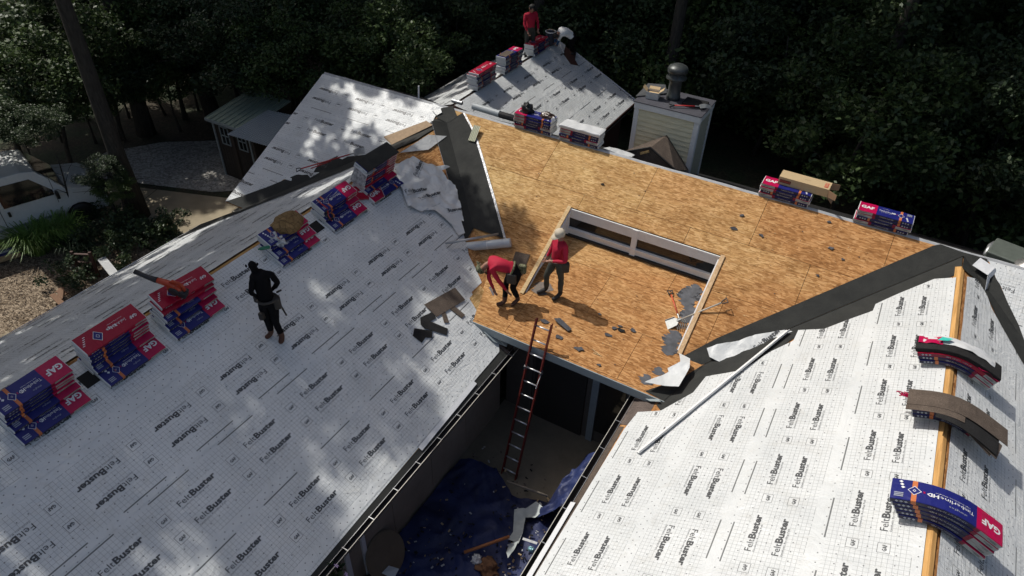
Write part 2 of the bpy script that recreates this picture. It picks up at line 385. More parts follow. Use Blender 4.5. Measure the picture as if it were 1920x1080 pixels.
# ------------------------------------------------------------------ the house
house = tag(empty('house', (0, 0, GZ)), 'U-shaped house with its roof stripped to boards and white felt around a courtyard', 'house')
HP = Matrix.Translation((0, 0, -GZ))
def hp(o):                                    # parent keeping world coordinates (house empty sits on the ground)
    if o is not None: o.parent = house; o.matrix_parent_inverse = HP
    return o
def felt_strip(fr, poly, origin, rev, phase, flip, h, per=1.2, parent=None, label=None, printing=True, mat=None, amp=1.0, extra=.12):
    """one course of felt: roll coordinate r = v-origin (or origin-v when rev); word starts at u = phase (+k*per); flip: text reads along -u"""
    v0, v1 = (origin, origin + 1.2 + extra) if not rev else (origin - 1.2 - extra, origin)
    us = [q[0] for q in poly]; pl = cliprect(poly, min(us) - 1, max(us) + 1, v0, v1)
    if len(pl) < 3 or area(pl) < .01: return None
    k = 1.2 / per
    def uvf(u, v):
        r = (v - origin) if not rev else (origin - v)
        a = (u - phase) * k if not flip else (phase - u) * k
        return (a, r)
    o = sheet(fr, pl, h, 'felt_strip', mat or M_felt, parent, uvf, amp=amp)
    if o is None: return None
    if parent is None: hp(o)
    if printing:
        mb = MB(); us = [q[0] for q in pl]; n0 = int(math.floor((min(us) - phase) / per)) - 1; n1 = int(math.ceil((max(us) - phase) / per)) + 1
        for kk in range(n0, n1 + 1):
            for r0 in (.47, .82):
                for pr2, off, rr in ((word, 0, r0), (gafw, .86, r0 - .06)):
                    vs = []
                    for x, y in pr2.v:
                        a = (off + x) / k; u = phase + kk * per + (a if not flip else -a); r = rr + y
                        vs.append((u, origin + r if not rev else origin - r))
                    keep = []; ms = []
                    for f, mi in zip(pr2.f, pr2.m):
                        c = (sum(vs[i][0] for i in f) / len(f), sum(vs[i][1] for i in f) / len(f))
                        if v0 < c[1] < v1 and inside(pl, c): keep.append(f); ms.append(mi)
                    if keep:
                        used = sorted({i for f in keep for i in f}); ix = {i: j for j, i in enumerate(used)}
                        V3 = []
                        for i in used:
                            P = fr(vs[i][0], vs[i][1], h); V3.append(P + fr.n * (und(P) * amp + .0035))
                        fl = (Vector(fr.du).cross(fr.dv).dot(fr.n) < 0) ^ bool(rev) ^ bool(flip)
                        mb.add(V3, [tuple(ix[i] for i in f) for f in keep], ms)
        if mb.f: tag(mb.build('print', [M_ink, M_ink2], o), kind='stuff')
    return o

# --- decks: OSB panels
def mval(y): return p_ * y
vlx = lambda y: xL + (zL - p_ * y) / pL       # main / left wing valley (right side)
vlx2 = lambda y: xL - (zL - p_ * y) / pL      # left side
vrx = lambda y: xR - (zR - p_ * y) / pR
vrx2 = lambda y: xR + (zR - p_ * y) / pR
zE = zc - pc * (D_ - yc)
eLx = xL + (zL - zE) / pL; eRx = xR - (zR - zE) / pR
def mf(x, y): return (x, -y * cM)             # main slope uv from plan
def lo(x, y): return (x, (-yc - y) * cC)
NX0, NX1, NY = -2.01, 1.535, -1.456
ya = zL / p_; yb = zR / p_
deck_poly = [mf(-6.0, 0), mf(xR, 0), mf(xR, yb), mf(vrx(-yc), -yc), mf(NX1, -yc), mf(NX1, NY), mf(NX0, NY), mf(NX0, -yc), mf(vlx(-yc), -yc), mf(-6.0, ya)]
PWD = 1.2192; PL_ = 2.4384; G_ = .0042
def panels(fr, poly, v_first, u_off, hname='osb_panel', mat=M_osb, parent=None, along='u', h1=0):
    us = [q[0] for q in poly]; vs = [q[1] for q in poly]; r = 0
    A, B = (PL_, PWD) if along == 'u' else (PWD, PL_)
    v = v_first - math.ceil((v_first - min(vs)) / B) * B
    while v < max(vs):
        u = min(us) - A + ((u_off + (r % 2) * A / 2) % A) - A
        while u < max(us):
            q = cliprect(poly, u + G_, u + A - G_, v + G_, v + B - G_)
            if len(q) > 2 and area(q) > .02:
                hp(slab(fr, q, h1 - .012, h1 - rnd.uniform(0, .0025), hname, mat, None))
            u += A
        v += B; r += 1
panels(MF, deck_poly, 0, .55)
lo_poly = [lo(NX0, NY), lo(NX1, NY), lo(NX1, -yc), lo(vrx(-yc), -yc), lo(eRx, -D_), lo(eLx, -D_), lo(vlx(-yc), -yc), lo(NX0, -yc)]
panels(LO, lo_poly, lo(0, NY)[1] + .75, 1.1)
# left wing deck near the valley (bare boards between felt and membrane)
YEND = -17.5; YEND2 = -15.5
lr_poly = [(YEND, 0), (ya, 0), (-yc, cL * (vlx(-yc) - xL)), (-D_, cL * (eLx - xL)), (-D_ - .02, cL * wL), (YEND, cL * wL)]
bare = [(-6.0, .02), (ya, 0), (-yc, cL * (vlx(-yc) - xL)), (-D_ + .15, cL * (eLx - xL) - .02), (-D_ - 1.1, cL * wL - .35), (-6.0, 2.2)]
panels(LR, bare, .3, .3, mat=M_osbred, along='v')
# yellow plywood triangle on the left wing by the eave corner
yel = [(-3.766, 3.407), (-3.878, 3.666), (-3.849, 3.899), (-4.379, 4.135), (-4.518, 4.117), (-4.176, 3.626)]
b1 = slab(LR, [(-3.789, 3.528), (-3.878, 3.978), (-4.518, 4.217), (-4.252, 3.563)], .002, .012, 'osb_panel', M_osb2, None); hp(b1)
# base decks (plain, under the felt)
hp(slab(LR, lr_poly, -.05, -.014, 'roof_deck', M_osbred, None))
hp(slab(LL, [(YEND, 0), (ya, 0), (-4.04, cL * (xL - vlx2(-4.04))), (-4.4, cL * wLL), (YEND, cL * wLL)], -.05, -.014, 'roof_deck', M_osbred, None))
hp(slab(RL, [(YEND2, 0), (yb, 0), (-yc, cR * (xR - vrx(-yc))), (-D_, cR * (xR - eRx)), (-D_ - .02, cR * wR), (YEND2, cR * wR)], -.05, -.014, 'roof_deck', M_osbred, None))
hp(slab(RR, [(YEND2, 0), (yb, 0), (-4.3, cR * (vrx2(-4.3) - xR)), (-5, cR * 4.8), (YEND2, cR * 4.8)], -.05, -.014, 'roof_deck', M_osbred, None))
hp(slab(MF, [mf(x0, 0), mf(-6.0, 0), mf(-6, ya), mf(vlx2(-4.04), -4.04), mf(x0, -4.04)], -.05, -.014, 'roof_deck', M_osbred, None))
hp(slab(MF, [mf(xR, 0), mf(13, 0), mf(13, -4.3), mf(vrx2(-4.3), -4.3), mf(xR, yb)], -.05, -.014, 'roof_deck', M_osbred, None))
hp(slab(MBk, [(x0, .0), (13, 0), (13, 4.8), (x0, 4.8)], -.05, -.006, 'back_roof', M_sh_black, None))
BE = wB * cB; yb0 = .6
hp(slab(BR, [(yb0, 0), (yB, 0), (yB, BE), (2.6, BE), (.75, .02)], -.14, -.014, 'roof_deck', M_browntrim, None))
hp(slab(BL, [(yb0, 0), (yB, 0), (yB, BE), (2.6, BE), (.75, .02)], -.14, -.014, 'roof_deck', M_browntrim, None))

# --- felt courses on the left wing, courtyard side (roof coordinate: u = y, v = distance below the ridge)
E_L = [(-10.245, 4.762), (-8.131, 4.771), (-7.577, 4.807), (-5.764, 4.765), (-5.375, 4.721)]
edge = [(-4.578, 4.832), (-4.605, 4.608), (-4.528, 4.426), (-4.420, 4.236), (-4.367, 4.010), (-4.195, 3.713), (-4.081, 3.499), (-3.690, 3.503), (-3.507, 3.207), (-3.327, 2.864), (-3.153, 2.707), (-2.965, 2.445), (-2.713, 2.165), (-2.564, 1.896), (-2.419, 1.562), (-2.176, 1.151), (-2.126, 0.720), (-2.293, 0.361), (-2.646, 0.194), (-2.619, 0.059)]
lrf = [(YEND, .05), (YEND, cL * wL + .01), (-7.548, 4.796), (-5.764, 4.765), (-5.296, 4.762), (-4.805, 4.758)] + edge[1:] + [(-2.6, .05)]
LP = 1.233
for (o_, rev, ph, fl, h) in ((1.2, True, -10.2, False, .020), (1.149, False, -9.6, True, .016), (3.60, True, -10.748, False, .012), (4.765, True, -10.95, False, .008), (5.50, True, -10.4, False, .004)):
    felt_strip(LR, lrf, o_, rev, ph, fl, h, LP, extra=.06, amp=1.5, printing=o_ < 5)
# --- left wing far side
llf = [(YEND, .06), (-2.2, .06), (-2.6, 1.4), (-4.3, cL * wLL - 1.0), (-4.9, cL * wLL + .01), (YEND, cL * wLL + .01)]
for i, (o_, rev, ph, fl) in enumerate(((0.0, False, -10.3, False), (2.365, True, -9.7, True), (2.33, False, -10.1, False), (4.7, True, -9.9, True), (4.3, False, -9.4, False))):
    felt_strip(LL, llf, o_, rev, ph, fl, .020 - .004 * i, LP, amp=1.6)
# --- right wing, courtyard side
rlf = [(YEND2, .07), (YEND2, cR * wR + .01), (-5.485, 4.762), (-5.003, 4.693), (-4.918, 4.266), (-4.394, 3.846), (-3.926, 3.759), (-3.709, 3.151), (-3.138, 2.791), (-2.804, 2.462), (-2.464, 2.449), (-2.438, 2.009), (-2.090, 1.573), (-1.877, 1.279), (-1.666, 1.262), (-1.329, 0.919), (-0.878, 0.399), (-0.858, 0.063)]
for i, (o_, rev, ph, fl) in enumerate(((0.0, False, -5.668, False), (1.165, False, -6.335, False), (3.667, True, -4.95, True), (3.51, False, -7.15, False), (4.2, False, -6.7, False))):
    felt_strip(RL, rlf, o_, rev, ph, fl, .022 - .004 * i, 1.2, amp=1.3, printing=i < 4)
# --- right wing, far side
rrf = [(YEND2, .05), (-0.660, 0.121), (-0.482, 0.340), (-0.727, 0.531), (-1.071, 0.684), (-1.337, 0.888), (-1.636, 1.119), (-1.884, 1.309), (-5.2, 4.2), (-6.2, 5.3), (YEND2, 5.3)]
for i, (o_, rev, ph, fl) in enumerate(((1.2, True, -4.4, False), (2.365, True, -5.2, False), (3.53, True, -4.9, False), (3.50, False, -4.6, True), (4.6, False, -4.6, True))):
    felt_strip(RR, rrf, o_, rev, ph, fl, .020 - .004 * i, 1.2, amp=2.2)
# --- main slope, left end (two lapped sheets, stepped at the rake)
mlf = [(x0 + .0, .03), (-6.42, .03), (-6.393, 0.223), (-6.355, 0.501), (-6.859, 1.276), (-7.177, 1.560), (-7.385, 1.983), (-7.874, 2.344), (-8.323, 2.937), (-8.680, 3.341), (-9.192, 3.383), (-9.409, 3.878), (-9.624, 4.301), (-9.933, 4.516), (-10.314, 4.517), (x0 - .02, 2.4), (x0 - .02, .03)]
mlf = [(x0, .03), (-6.30, .03), (-6.393, 0.223), (-6.355, 0.501), (-6.859, 1.276), (-7.404, 1.955), (-7.936, 2.207), (-8.680, 3.341), (-9.192, 3.383), (-9.488, 4.010), (-9.933, 4.516), (x0, 4.51)]
for i, (o_, rev, ph, fl) in enumerate(((0.0, False, -9.479, True), (2.33, True, -9.57, False), (2.15, False, -9.55, True), (4.7, True, -9.3, False))):
    felt_strip(MF, mlf, o_, rev, ph + (1.25 if fl else 0), fl, .018 - .004 * i, 1.25)
# --- main slope, right end
mrf = [(5.911, 0.020), (13, .04), (13, 4.7), (vrx2(-4.3) + .6, 4.8), (6.749, 1.422), (6.618, 1.202), (6.386, 0.812), (6.190, 0.461), (6.113, 0.374)]
for i, (o_, rev, ph, fl) in enumerate(((0.0, False, 7.62, True), (2.33, True, 7.9, False), (3.55, True, 7.2, False))):
    felt_strip(MF, mrf, o_, rev, ph, fl, .018 - .004 * i, 1.2)
# --- back wing
brf = [(1.401, 0.025), (yB - .05, .05), (yB + .0, .45), (6.910, 0.630), (6.898, 0.796), (7.120, 1.191), (7.249, 1.369), (7.482, 1.196), (7.464, 0.839), (yB - .0, .62), (yB, BE), (2.55, BE), (1.2, .55)]
brf = [(1.0, .04), (yB - .02, .04), (yB - .02, .30), (yB - .55, .52), (yB - .75, .95), (yB - .50, 1.15), (yB - .35, .9), (yB - .02, .75), (yB - .02, BE), (2.55, BE), (1.6, 1.3)]
for i, (o_, rev, ph, fl) in enumerate(((0.0, False, 5.9, True), (2.33, True, 5.4, False), (3.5, True, 5.0, False))):
    felt_strip(BR, brf, o_, rev, ph, fl, .018 - .004 * i, 1.2, amp=2.5)
for i, (o_, rev, ph, fl) in enumerate(((0.0, False, 5.9, False), (2.33, True, 5.4, True), (3.5, True, 5.0, True))):
    felt_strip(BL, [(1.0, .04), (yB - .02, .04), (yB - .02, BE), (2.4, BE), (1.6, 1.3)], o_, rev, ph, fl, .018 - .004 * i, 1.2, amp=2.5)

# --- bare wood showing along the right ridge and left ridge, ridge slots
mb = MB(); mb.prism([RL(YEND2, .11, .006), RL(-.45, .10, .006), RL(-.45, 0, .006), RL(YEND2, 0, .006)], RL.n * -.015)
hp(mb.build('ridge_board', M_lumY)); mb = MB(); mb.prism([RR(YEND2, .0, .004), RR(-.45, .0, .004), RR(-.45, .055, .004), RR(YEND2, .055, .004)], RR.n * -.015); hp(mb.build('ridge_board', M_lumY))
mb = MB(); mb.prism([LR(-9.1, .0, .006), LR(-4.2, .0, .006), LR(-4.2, .06, .006), LR(-9.1, .06, .006)], LR.n * -.012); hp(mb.build('ridge_board', M_lumY))
for (a, b) in ((-10.42, -10.14), (-5.62, -5.32)):
    mb = MB(); mb.prism([LR(a, .28, .030), LR(b, .28, .030), LR(b, .52, .030), LR(a, .52, .030)], LR.n * -.002); hp(mb.build('ridge_slot', M_dark))
# metal ridge cap on the main ridge
mb = MB(); prof = [(-.10, -.035), (-.015, .012), (.015, .022), (.10, -.02), (.17, -.065)]
xs = [x0 + (13 - x0) * i / 60 for i in range(61)]
for i, x in enumerate(xs):
    wv = .006 * math.sin(x * 3.1) + .004 * math.sin(x * 7.7)
    for (yy, zz) in prof: mb.v.append((x, yy * .55 + .035 + wv, zz * .8 + .012 + wv * .4))
n = len(prof)
for i in range(60):
    for k in range(n - 1): mb.f.append((i * n + k, i * n + k + 1, (i + 1) * n + k + 1, (i + 1) * n + k)); mb.m.append(0)
hp(mb.build('ridge_cap', simple('ridge_metal', (.36, .37, .38), .6, 0, .45, 5, spec=.3), smooth=True))
mb = MB(); mb.prism([MF(x0, .02, .004), MF(-6.3, .02, .004), MF(-6.3, .07, .004), MF(x0, .07, .004)], MF.n * -.01); hp(mb.build('ridge_board', M_browntrim))

# --- black membrane strips in the valleys
def mem(fr, poly, h=.024, amp=2.0): return hp(sheet(fr, poly, h, 'valley_membrane', M_mem, None, step=.2, amp=amp))
# near left valley: main side and wing side meet in the crease
VL = [(y, vlx(y)) for y in (ya, -1, -2.0, -2.85)]
mem(MF, [mf(-6.0, ya), (-5.731, 0.030), (-5.146, 0.498), (-4.483, 1.212), (-3.712, 2.069), (-2.974, 2.903), mf(vlx(-2.60), -2.60)])
mem(LR, [(ya, 0.0), (-2.60, cL * (vlx(-2.60) - xL)), (-3.109, 2.613), (-2.356, 1.758), (-1.640, 0.875), (-0.727, -0.237)])
mem(MF, [(-6.358, 0.065), (-6.092, -0.092), (-5.803, 0.180), (-5.938, 0.439), (-6.328, 0.384)], .030)
# white release edge on the main side
a_ = [(-5.740, 0.015), (-5.146, 0.498), (-4.483, 1.212), (-3.712, 2.069), (-2.974, 2.903)]
wd = .07
mb = MB()
for i in range(4):
    (u0, v0_), (u1, v1_) = a_[i], a_[i + 1]; mb.add([MF(u0, v0_, .036), MF(u1, v1_, .036), MF(u1 + wd, v1_, .036), MF(u0 + wd, v0_, .036)], [(0, 3, 2, 1)])
t = NT('release_film'); v = t.co(); M_rel = t.out(t.ramp(t.noise(v, 38, 4, .7), [(.42, (.52, .53, .55)), (.52, (.2, .21, .22))]), .4, t.bump(t.noise(v, 20, 3), .8, .02), .3)
hp(mb.build('release_edge', M_rel))
mb = MB(); a_ = [(-0.727, -0.237), (-1.640, 0.875), (-2.356, 1.758), (-3.109, 2.613)]
for i in range(3):
    (u0, v0_), (u1, v1_) = a_[i], a_[i + 1]; mb.add([LR(u0, v0_, .034), LR(u1, v1_, .034), LR(u1, v1_ - .018, .034), LR(u0, v0_ - .018, .034)], [(0, 1, 2, 3)])
hp(mb.build('release_edge', M_rel))
# far left valley
mem(MF, [mf(-6.0, ya), mf(vlx2(-4.04), -4.04), (-10.314, 4.517), (-9.495, 3.770), (-8.878, 3.079), (-8.146, 2.207), (-7.722, 1.563), (-7.120, 1.184), (-6.619, 0.659), (-6.2, .3)], .010)
mem(LL, [(ya, 0), (-4.04, cL * (xL - vlx2(-4.04))), (-4.6, cL * wLL), (-5.4, cL * wLL), (-4.6, cL * wLL - 1.0), (-2.9, 1.6), (-2.0, .5), (-1.6, .03)], .028)
# torn board and paper by the apex
hp(slab(LR, [(-2.3, .03), (-1.2, .03), (-.8, .32), (-1.6, .35)], .030, .034, 'felt_scrap', M_feltback, None))
hp(slab(MF, [(-7.340, 1.364), (-6.519, 0.554), (-6.281, 0.621), (-6.988, 1.514)], .026, .036, 'osb_panel', simple('bare_board', (.36, .25, .15), .8, var=.35, sc=14), None))
# right valley
mem(MF, [mf(xR, yb), mf(xR, .0), (5.091, -0.035), (4.972, 0.049), (3.156, 2.092), (2.018, 3.368), (1.086, 4.625), (1.109, 4.905), mf(vrx(-yc) + .0, -yc)], .018)
mem(LO, [lo(vrx(-yc), -yc), (1.997, -0.694), (1.567, 0.090), (1.158, 1.097), lo(eRx, -D_)], .018) if False else None
mem(RL, [(yb, 0), (-yc, cR * (xR - vrx(-yc))), (-D_ - .1, cR * (xR - eRx) + .1), (-4.946, 4.255), (-4.466, 3.801), (-3.770, 3.134), (-3.137, 2.744), (-2.602, 2.411), (-2.441, 1.873), (-1.948, 1.244), (-1.331, 0.884), (-0.941, 0.328), (-0.677, 0.015), (-.5, 0)], .003)
mem(MF, [mf(xR, yb), mf(xR, -.0), (5.880, -0.004), (5.972, 0.191), (6.170, 0.446), (6.386, 0.812), (6.608, 1.150), (6.749, 1.422), mf(vrx2(-3.9), -3.9)], .020)
mem(RR, [(yb, 0), (-3.9, cR * (vrx2(-3.9) - xR)), (-5.0, cR * (vrx2(-3.9) - xR) + .2), (-1.929, 1.308), (-1.369, 0.888), (-0.761, 0.532), (-0.517, 0.342), (-0.538, 0.113), (-.5, 0)], .026)
mem(LO, [lo(2.0, -yc), lo(1.72, -yc - .55), lo(1.25, -4.62), lo(1.63, -4.66)], .014, .3)

# --- notch in the main roof: clerestory wall, side walls, lumber edges
zt = mval(NY); zb = zc + pc * (yc + NY)
def yw(x, z, dy=0): return (x, NY - dy, z)
cl = MB(); cl.box(((NX0 + NX1) / 2, NY + .03, (zt + zb) / 2 - .02), (NX1 - NX0, .05, zt - zb)); hp(cl.build('clerestory_wall', M_dark))
mb = MB(); mb.box(((NX0 + NX1) / 2, NY - .02, zt - .135), (NX1 - NX0 - .02, .035, .22)); mb.box(((NX0 + NX1) / 2, NY - .035, zt - .04), (NX1 - NX0 - .02, .03, .055)); hp(bevel(mb.build('window_header', M_white), .004))
mb = MB(); mb.box(((NX0 + NX1) / 2, NY - .02, zb + .12), (NX1 - NX0 - .02, .035, .15)); mb.box(((NX0 + NX1) / 2, NY - .045, zb + .205), (NX1 - NX0 - .02, .075, .02)); hp(bevel(mb.build('window_sill', M_white), .004))
for x in (NX0 + .045, -.375, NX1 - .04):
    mb = MB(); mb.box((x, NY - .05, (zt + zb) / 2 + .01), (.075 if x != -.375 else .12, .05, zt - zb - .04)); hp(bevel(mb.build('window_post', M_white), .004))
for a, b in ((NX0 + .08, -.44), (-.31, NX1 - .08)):
    mb = MB(); mb.box(((a + b) / 2, NY - .008, (zt + zb) / 2), (b - a, .008, .30)); hp(mb.build('window_pane', M_glass))
    mb = MB(); mb.box(((a + b) / 2 + .35, NY + .0, zt - .31), ((b - a) * .55, .006, .08)); hp(mb.build('curtain', simple('curtain', (.16, .07, .05), .8)))
mb = MB(); mb.box(((NX0 + NX1) / 2, NY - .055, zb + .022), (NX1 - NX0 - .02, .09, .03)); hp(mb.build('wall_flashing', M_black))
for sx, X in ((-1, NX0), (1, NX1)):
    a = Vector((X, NY, zt)); b = Vector((X, NY, zb)); c = Vector((X, -yc, zc))
    mb = MB(); mb.prism([a, b, c], (-sx * .03, 0, 0)); hp(mb.build('side_wall', M_white))
    mb = MB(); mb.prism([MF(X + sx * .0, -NY * cM, .002), MF(X + sx * .0, yc * cM + .02, .002), MF(X - sx * .085, yc * cM + .02, .002), MF(X - sx * .085, -NY * cM, .002)], MF.n * .03); hp(mb.build('edge_board', M_lumX if sx < 0 else lumber('pine_lumber_edge', (.40, .25, .13), (.66, .47, .28), 'Y')))
    mb = MB(); mb.prism([MF(X - sx * .09, -NY * cM + .1, -.03), MF(X - sx * .09, yc * cM + .25, -.03), MF(X - sx * .115, yc * cM + .25, -.03), MF(X - sx * .115, -NY * cM + .1, -.03)], MF.n * .012); hp(mb.build('edge_flashing', M_whitemetal))
# patches of old black paper on the notch floor
t = NT('old_paper'); v = t.co(); M_oldpaper = t.out(t.ramp(t.noise(v, 6, 5, .6), [(.3, (.05, .052, .058)), (.7, (.11, .115, .13))]), .75, t.bump(t.noise(v, 14, 4), .4, .01))
def ragged(fr, cx, cy, rx, ry, h, name, mat, seed, n=26, jag=.45, comb=None, parent=None, th=.0025):
    r_ = random.Random(seed); pts = []
    for i in range(n):
        a = 2 * PI * i / n; k = 1 - jag * r_.random(); 
        pts.append((cx + math.cos(a) * rx * k, cy + math.sin(a) * ry * k))
    return slab(fr, pts, h - th, h, name, mat, parent)
def torn(fr, cx, cy, rx, ry, h, name, mat, seed):
    r_ = random.Random(seed); n = max(6, int(ry / .011)); L, Rt = [], []
    for i in range(n + 1):
        y = cy - ry + 2 * ry * i / n; k = math.sqrt(max(.02, 1 - ((y - cy) / ry) ** 2)); sh = .35 * rx * noise.noise(Vector((y * 2.5, seed, 0)))
        L.append((cx + sh - rx * k * r_.uniform(.45, 1.15), y)); Rt.append((cx + sh + rx * k * r_.uniform(.45, 1.15), y))
    return slab(fr, L + Rt[::-1], h - .002, h, name, mat, None)
for i, (pc_, rx, ry) in enumerate((((1.160, -1.515), .22, .34), ((1.289, -1.008), .18, .25), ((1.252, -0.289), .20, .22), ((1.284, -0.008), .17, .16), ((1.174, 0.859), .16, .12), ((1.269, 0.573), .14, .1), ((1.156, -1.682), .16, .2))):
    hp(torn(LO, pc_[0], pc_[1], rx, ry, .0035 + .0006 * i, 'old_paper', M_oldpaper, 40 + i))
hp(torn(LO, *(-1.666, -0.316), .24, .20, .0035, 'old_paper', simple('old_paper_pale', (.17, .14, .12), .8, var=.5, sc=20), 77))

# --- eaves: fascia, gutters, walls
mb = MB(); mb.prism([(eLx - .25, -D_ - .012, zE + .01), (eRx + .30, -D_ - .012, zE + .01), (eRx + .30, -D_ - .012, zE - .17), (eLx - .25, -D_ - .012, zE - .17)], (0, .02, 0)); hp(mb.build('fascia', M_greypaint))
gut = MB()
def gutter(a, b, side, straps, y0_, y1_):
    """K profile trough running along y at x=a, z=b, opening up; side = +1 when the outer lip is towards +x"""
    pr_ = [(0, 0), (0, -.11), (.07, -.12), (.115, -.05), (.12, -.005), (.105, -.005)]
    g = MB()
    for yy in (y0_, y1_): g.v += [(a + side * x, yy, b + z) for x, z in pr_]
    n = len(pr_); g.f = [(k, k + 1, n + k + 1, n + k) for k in range(n - 1)]; g.m = [0] * (n - 1)
    go = g.build('gutter', simple('gutter_brown', (.035, .028, .024), .6)); md = go.modifiers.new('s', 'SOLIDIFY'); md.thickness = .004; hp(go)
    l = MB(); l.beam((a + side * .115, y0_, b), (a + side * .115, y1_, b), .010, .008); l.beam((a + side * .012, y0_, b - .004), (a + side * .012, y1_, b - .004), .006, .008, mi=1); hp(l.build('gutter_lip', [simple('lip_metal', (.50, .48, .42), .45, .2), M_galv]))
    yy = y0_ + .4
    while yy < y1_ - .1:
        q = MB(); q.beam((a, yy, b + .0), (a + side * .112, yy, b + .006), .012, .004); hp(q.build('gutter_strap', M_galv)); yy += straps
gutter(xL + wL + .0, zL - pL * wL - .005, 1, .62, YEND, -4.45)
gutter(xR - wR - .0, zR - pR * wR - .005, -1, .70, YEND2, -4.35)
for x, z, s_ in ((xL + wL - .02, zL - pL * wL, 1), (xR - wR + .02, zR - pR * wR, -1)):
    mb = MB(); mb.box((x - s_ * .01, (YEND - 4.5) / 2, z - .12), (.03, -(YEND + 4.5), .18)); hp(mb.build('fascia', M_browntrim))
# drip edge strips in white metal
q = MB(); a = [(-5.764, 4.765), (-7.577, 4.807)]
q.prism([LR(a[0][0], a[0][1] - .02, .026), LR(a[1][0], a[1][1] - .02, .026), LR(a[1][0], a[1][1] + .07, .026), LR(a[0][0], a[0][1] + .07, .026)], LR.n * -.003); hp(q.build('drip_edge', M_whitemetal))
q = MB(); q.prism([RL(-7.25, cR * wR - .06, .027), RL(YEND2, cR * wR - .06, .027), RL(YEND2, cR * wR + .03, .027), RL(-7.25, cR * wR + .03, .027)], RL.n * -.003); hp(q.build('drip_edge', M_whitemetal))
q = MB(); q.beam(LL(YEND, cL * wLL + .01, .02), LL(-4.6, cL * wLL + .01, .02), .05, .012, LL.n); hp(q.build('drip_edge', M_whitemetal))
# flaring flashing ends of the courtyard eave
for pts in (([(-2.180, -4.720, -2.101), (-2.018, -4.590, -2.182), (-1.743, -4.452, -2.320), (-1.676, -4.628, -2.353), (-1.921, -4.748, -2.231)]), ([(1.599, -4.749, -1.963), (1.412, -4.570, -2.055), (1.197, -4.433, -2.162), (1.194, -4.636, -2.163), (1.411, -4.753, -2.056)])):
    q = MB(); q.prism([Vector(p) + Vector((0, 0, .07)) for p in pts], (0, 0, -.006)); hp(q.build('flashing_end', M_greypaint))
# old shingles left at the eave ends of both wings
def shingle_courses(fr, u0, u1, v0, v1, name='shingle', mat=M_sh_weather, du=.32, dv=.14, h=.004):
    v = v1; r = 0
    while v > v0:
        u = u0 + (r % 2) * du / 2 - du
        while u < u1:
            a, b = max(u, u0) + .002, min(u + du, u1) - .002
            if b - a > .03:
                q = MB(); q.prism([fr(a, v, h + .006), fr(b, v, h + .006), fr(b, v - dv * 1.3, h), fr(a, v - dv * 1.3, h)], fr.n * -.005); hp(q.build(name, mat))
            u += du
        v -= dv; r += 1
shingle_courses(LR, -5.35, -4.62, cL * wL - .30, cL * wL + .03, h=-.012)
shingle_courses(RL, -5.35, -4.45, cR * wR - .35, cR * wR + .03, h=-.010)
hp(slab(LR, [(YEND, cL * wL - .10), (YEND, cL * wL + .02), (-4.7, cL * wL + .02), (-4.7, cL * wL - .7), (-5.2, cL * wL - .5), (-6.6, cL * wL - .10)], -.013, -.004, 'starter_strip', M_mem, None)); hp(slab(RL, [(YEND2, cR * wR - .10), (YEND2, cR * wR + .02), (-5.4, cR * wR + .02), (-5.4, cR * wR - .10)], -.013, -.006, 'starter_strip', M_sh_brown, None))
# walls
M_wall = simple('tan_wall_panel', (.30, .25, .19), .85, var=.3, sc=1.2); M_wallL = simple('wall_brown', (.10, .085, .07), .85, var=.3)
xw = xL + wL - .45
mb = MB(); mb.box((xw - .1, (YEND - 4.2) / 2, (GZ - 2.5) / 2), (.2, -(YEND + 4.2), 2.3)); hp(mb.build('wall', M_wall))
for i in range(10):                                    # tall wall panels with recessed joints
    y1 = -4.4 - i * 1.22
    for (za, zb_) in ((GZ + .02, GZ + 1.18), (GZ + 1.20, -2.55)):
        q = MB(); q.box((xw + .006, y1 - .605, (za + zb_) / 2), (.012, 1.205, zb_ - za)); hp(q.build('wall_panel', M_wall))
for y_ in (-8.9, -9.3): q = MB(); q.box((xw + .03, y_, (GZ - 2.6) / 2), (.05, .09, 2.25)); hp(q.build('wall_post', M_white))
xw2 = xR - wR + .45
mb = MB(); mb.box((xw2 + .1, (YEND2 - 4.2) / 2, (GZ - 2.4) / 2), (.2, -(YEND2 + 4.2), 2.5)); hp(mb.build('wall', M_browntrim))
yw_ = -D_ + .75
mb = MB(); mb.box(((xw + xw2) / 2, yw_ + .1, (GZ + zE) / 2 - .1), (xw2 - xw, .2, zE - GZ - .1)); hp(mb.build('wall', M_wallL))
mb = MB(); mb.box((-.72, yw_ - .02, GZ + 1.05), (1.2, .05, 2.1)); hp(mb.build('door', simple('door_dark', (.03, .028, .025), .5)))
for x, wd_, m_ in ((-1.42, .07, M_wallL), (.09, .15, M_greypaint), (.80, .07, M_wallL)): mb = MB(); mb.box((x, yw_ - .035, GZ + 1.1), (wd_, .06, 2.2)); hp(mb.build('door_frame', m_))
mb = MB(); mb.box((.46, yw_ - .02, GZ + 1.2), (.56, .02, 1.6)); hp(mb.build('window_pane', M_glass))
mb = MB(); mb.box((1.05, yw_ - .02, GZ + 1.2), (.40, .02, 1.6)); hp(mb.build('window_pane', M_glass))
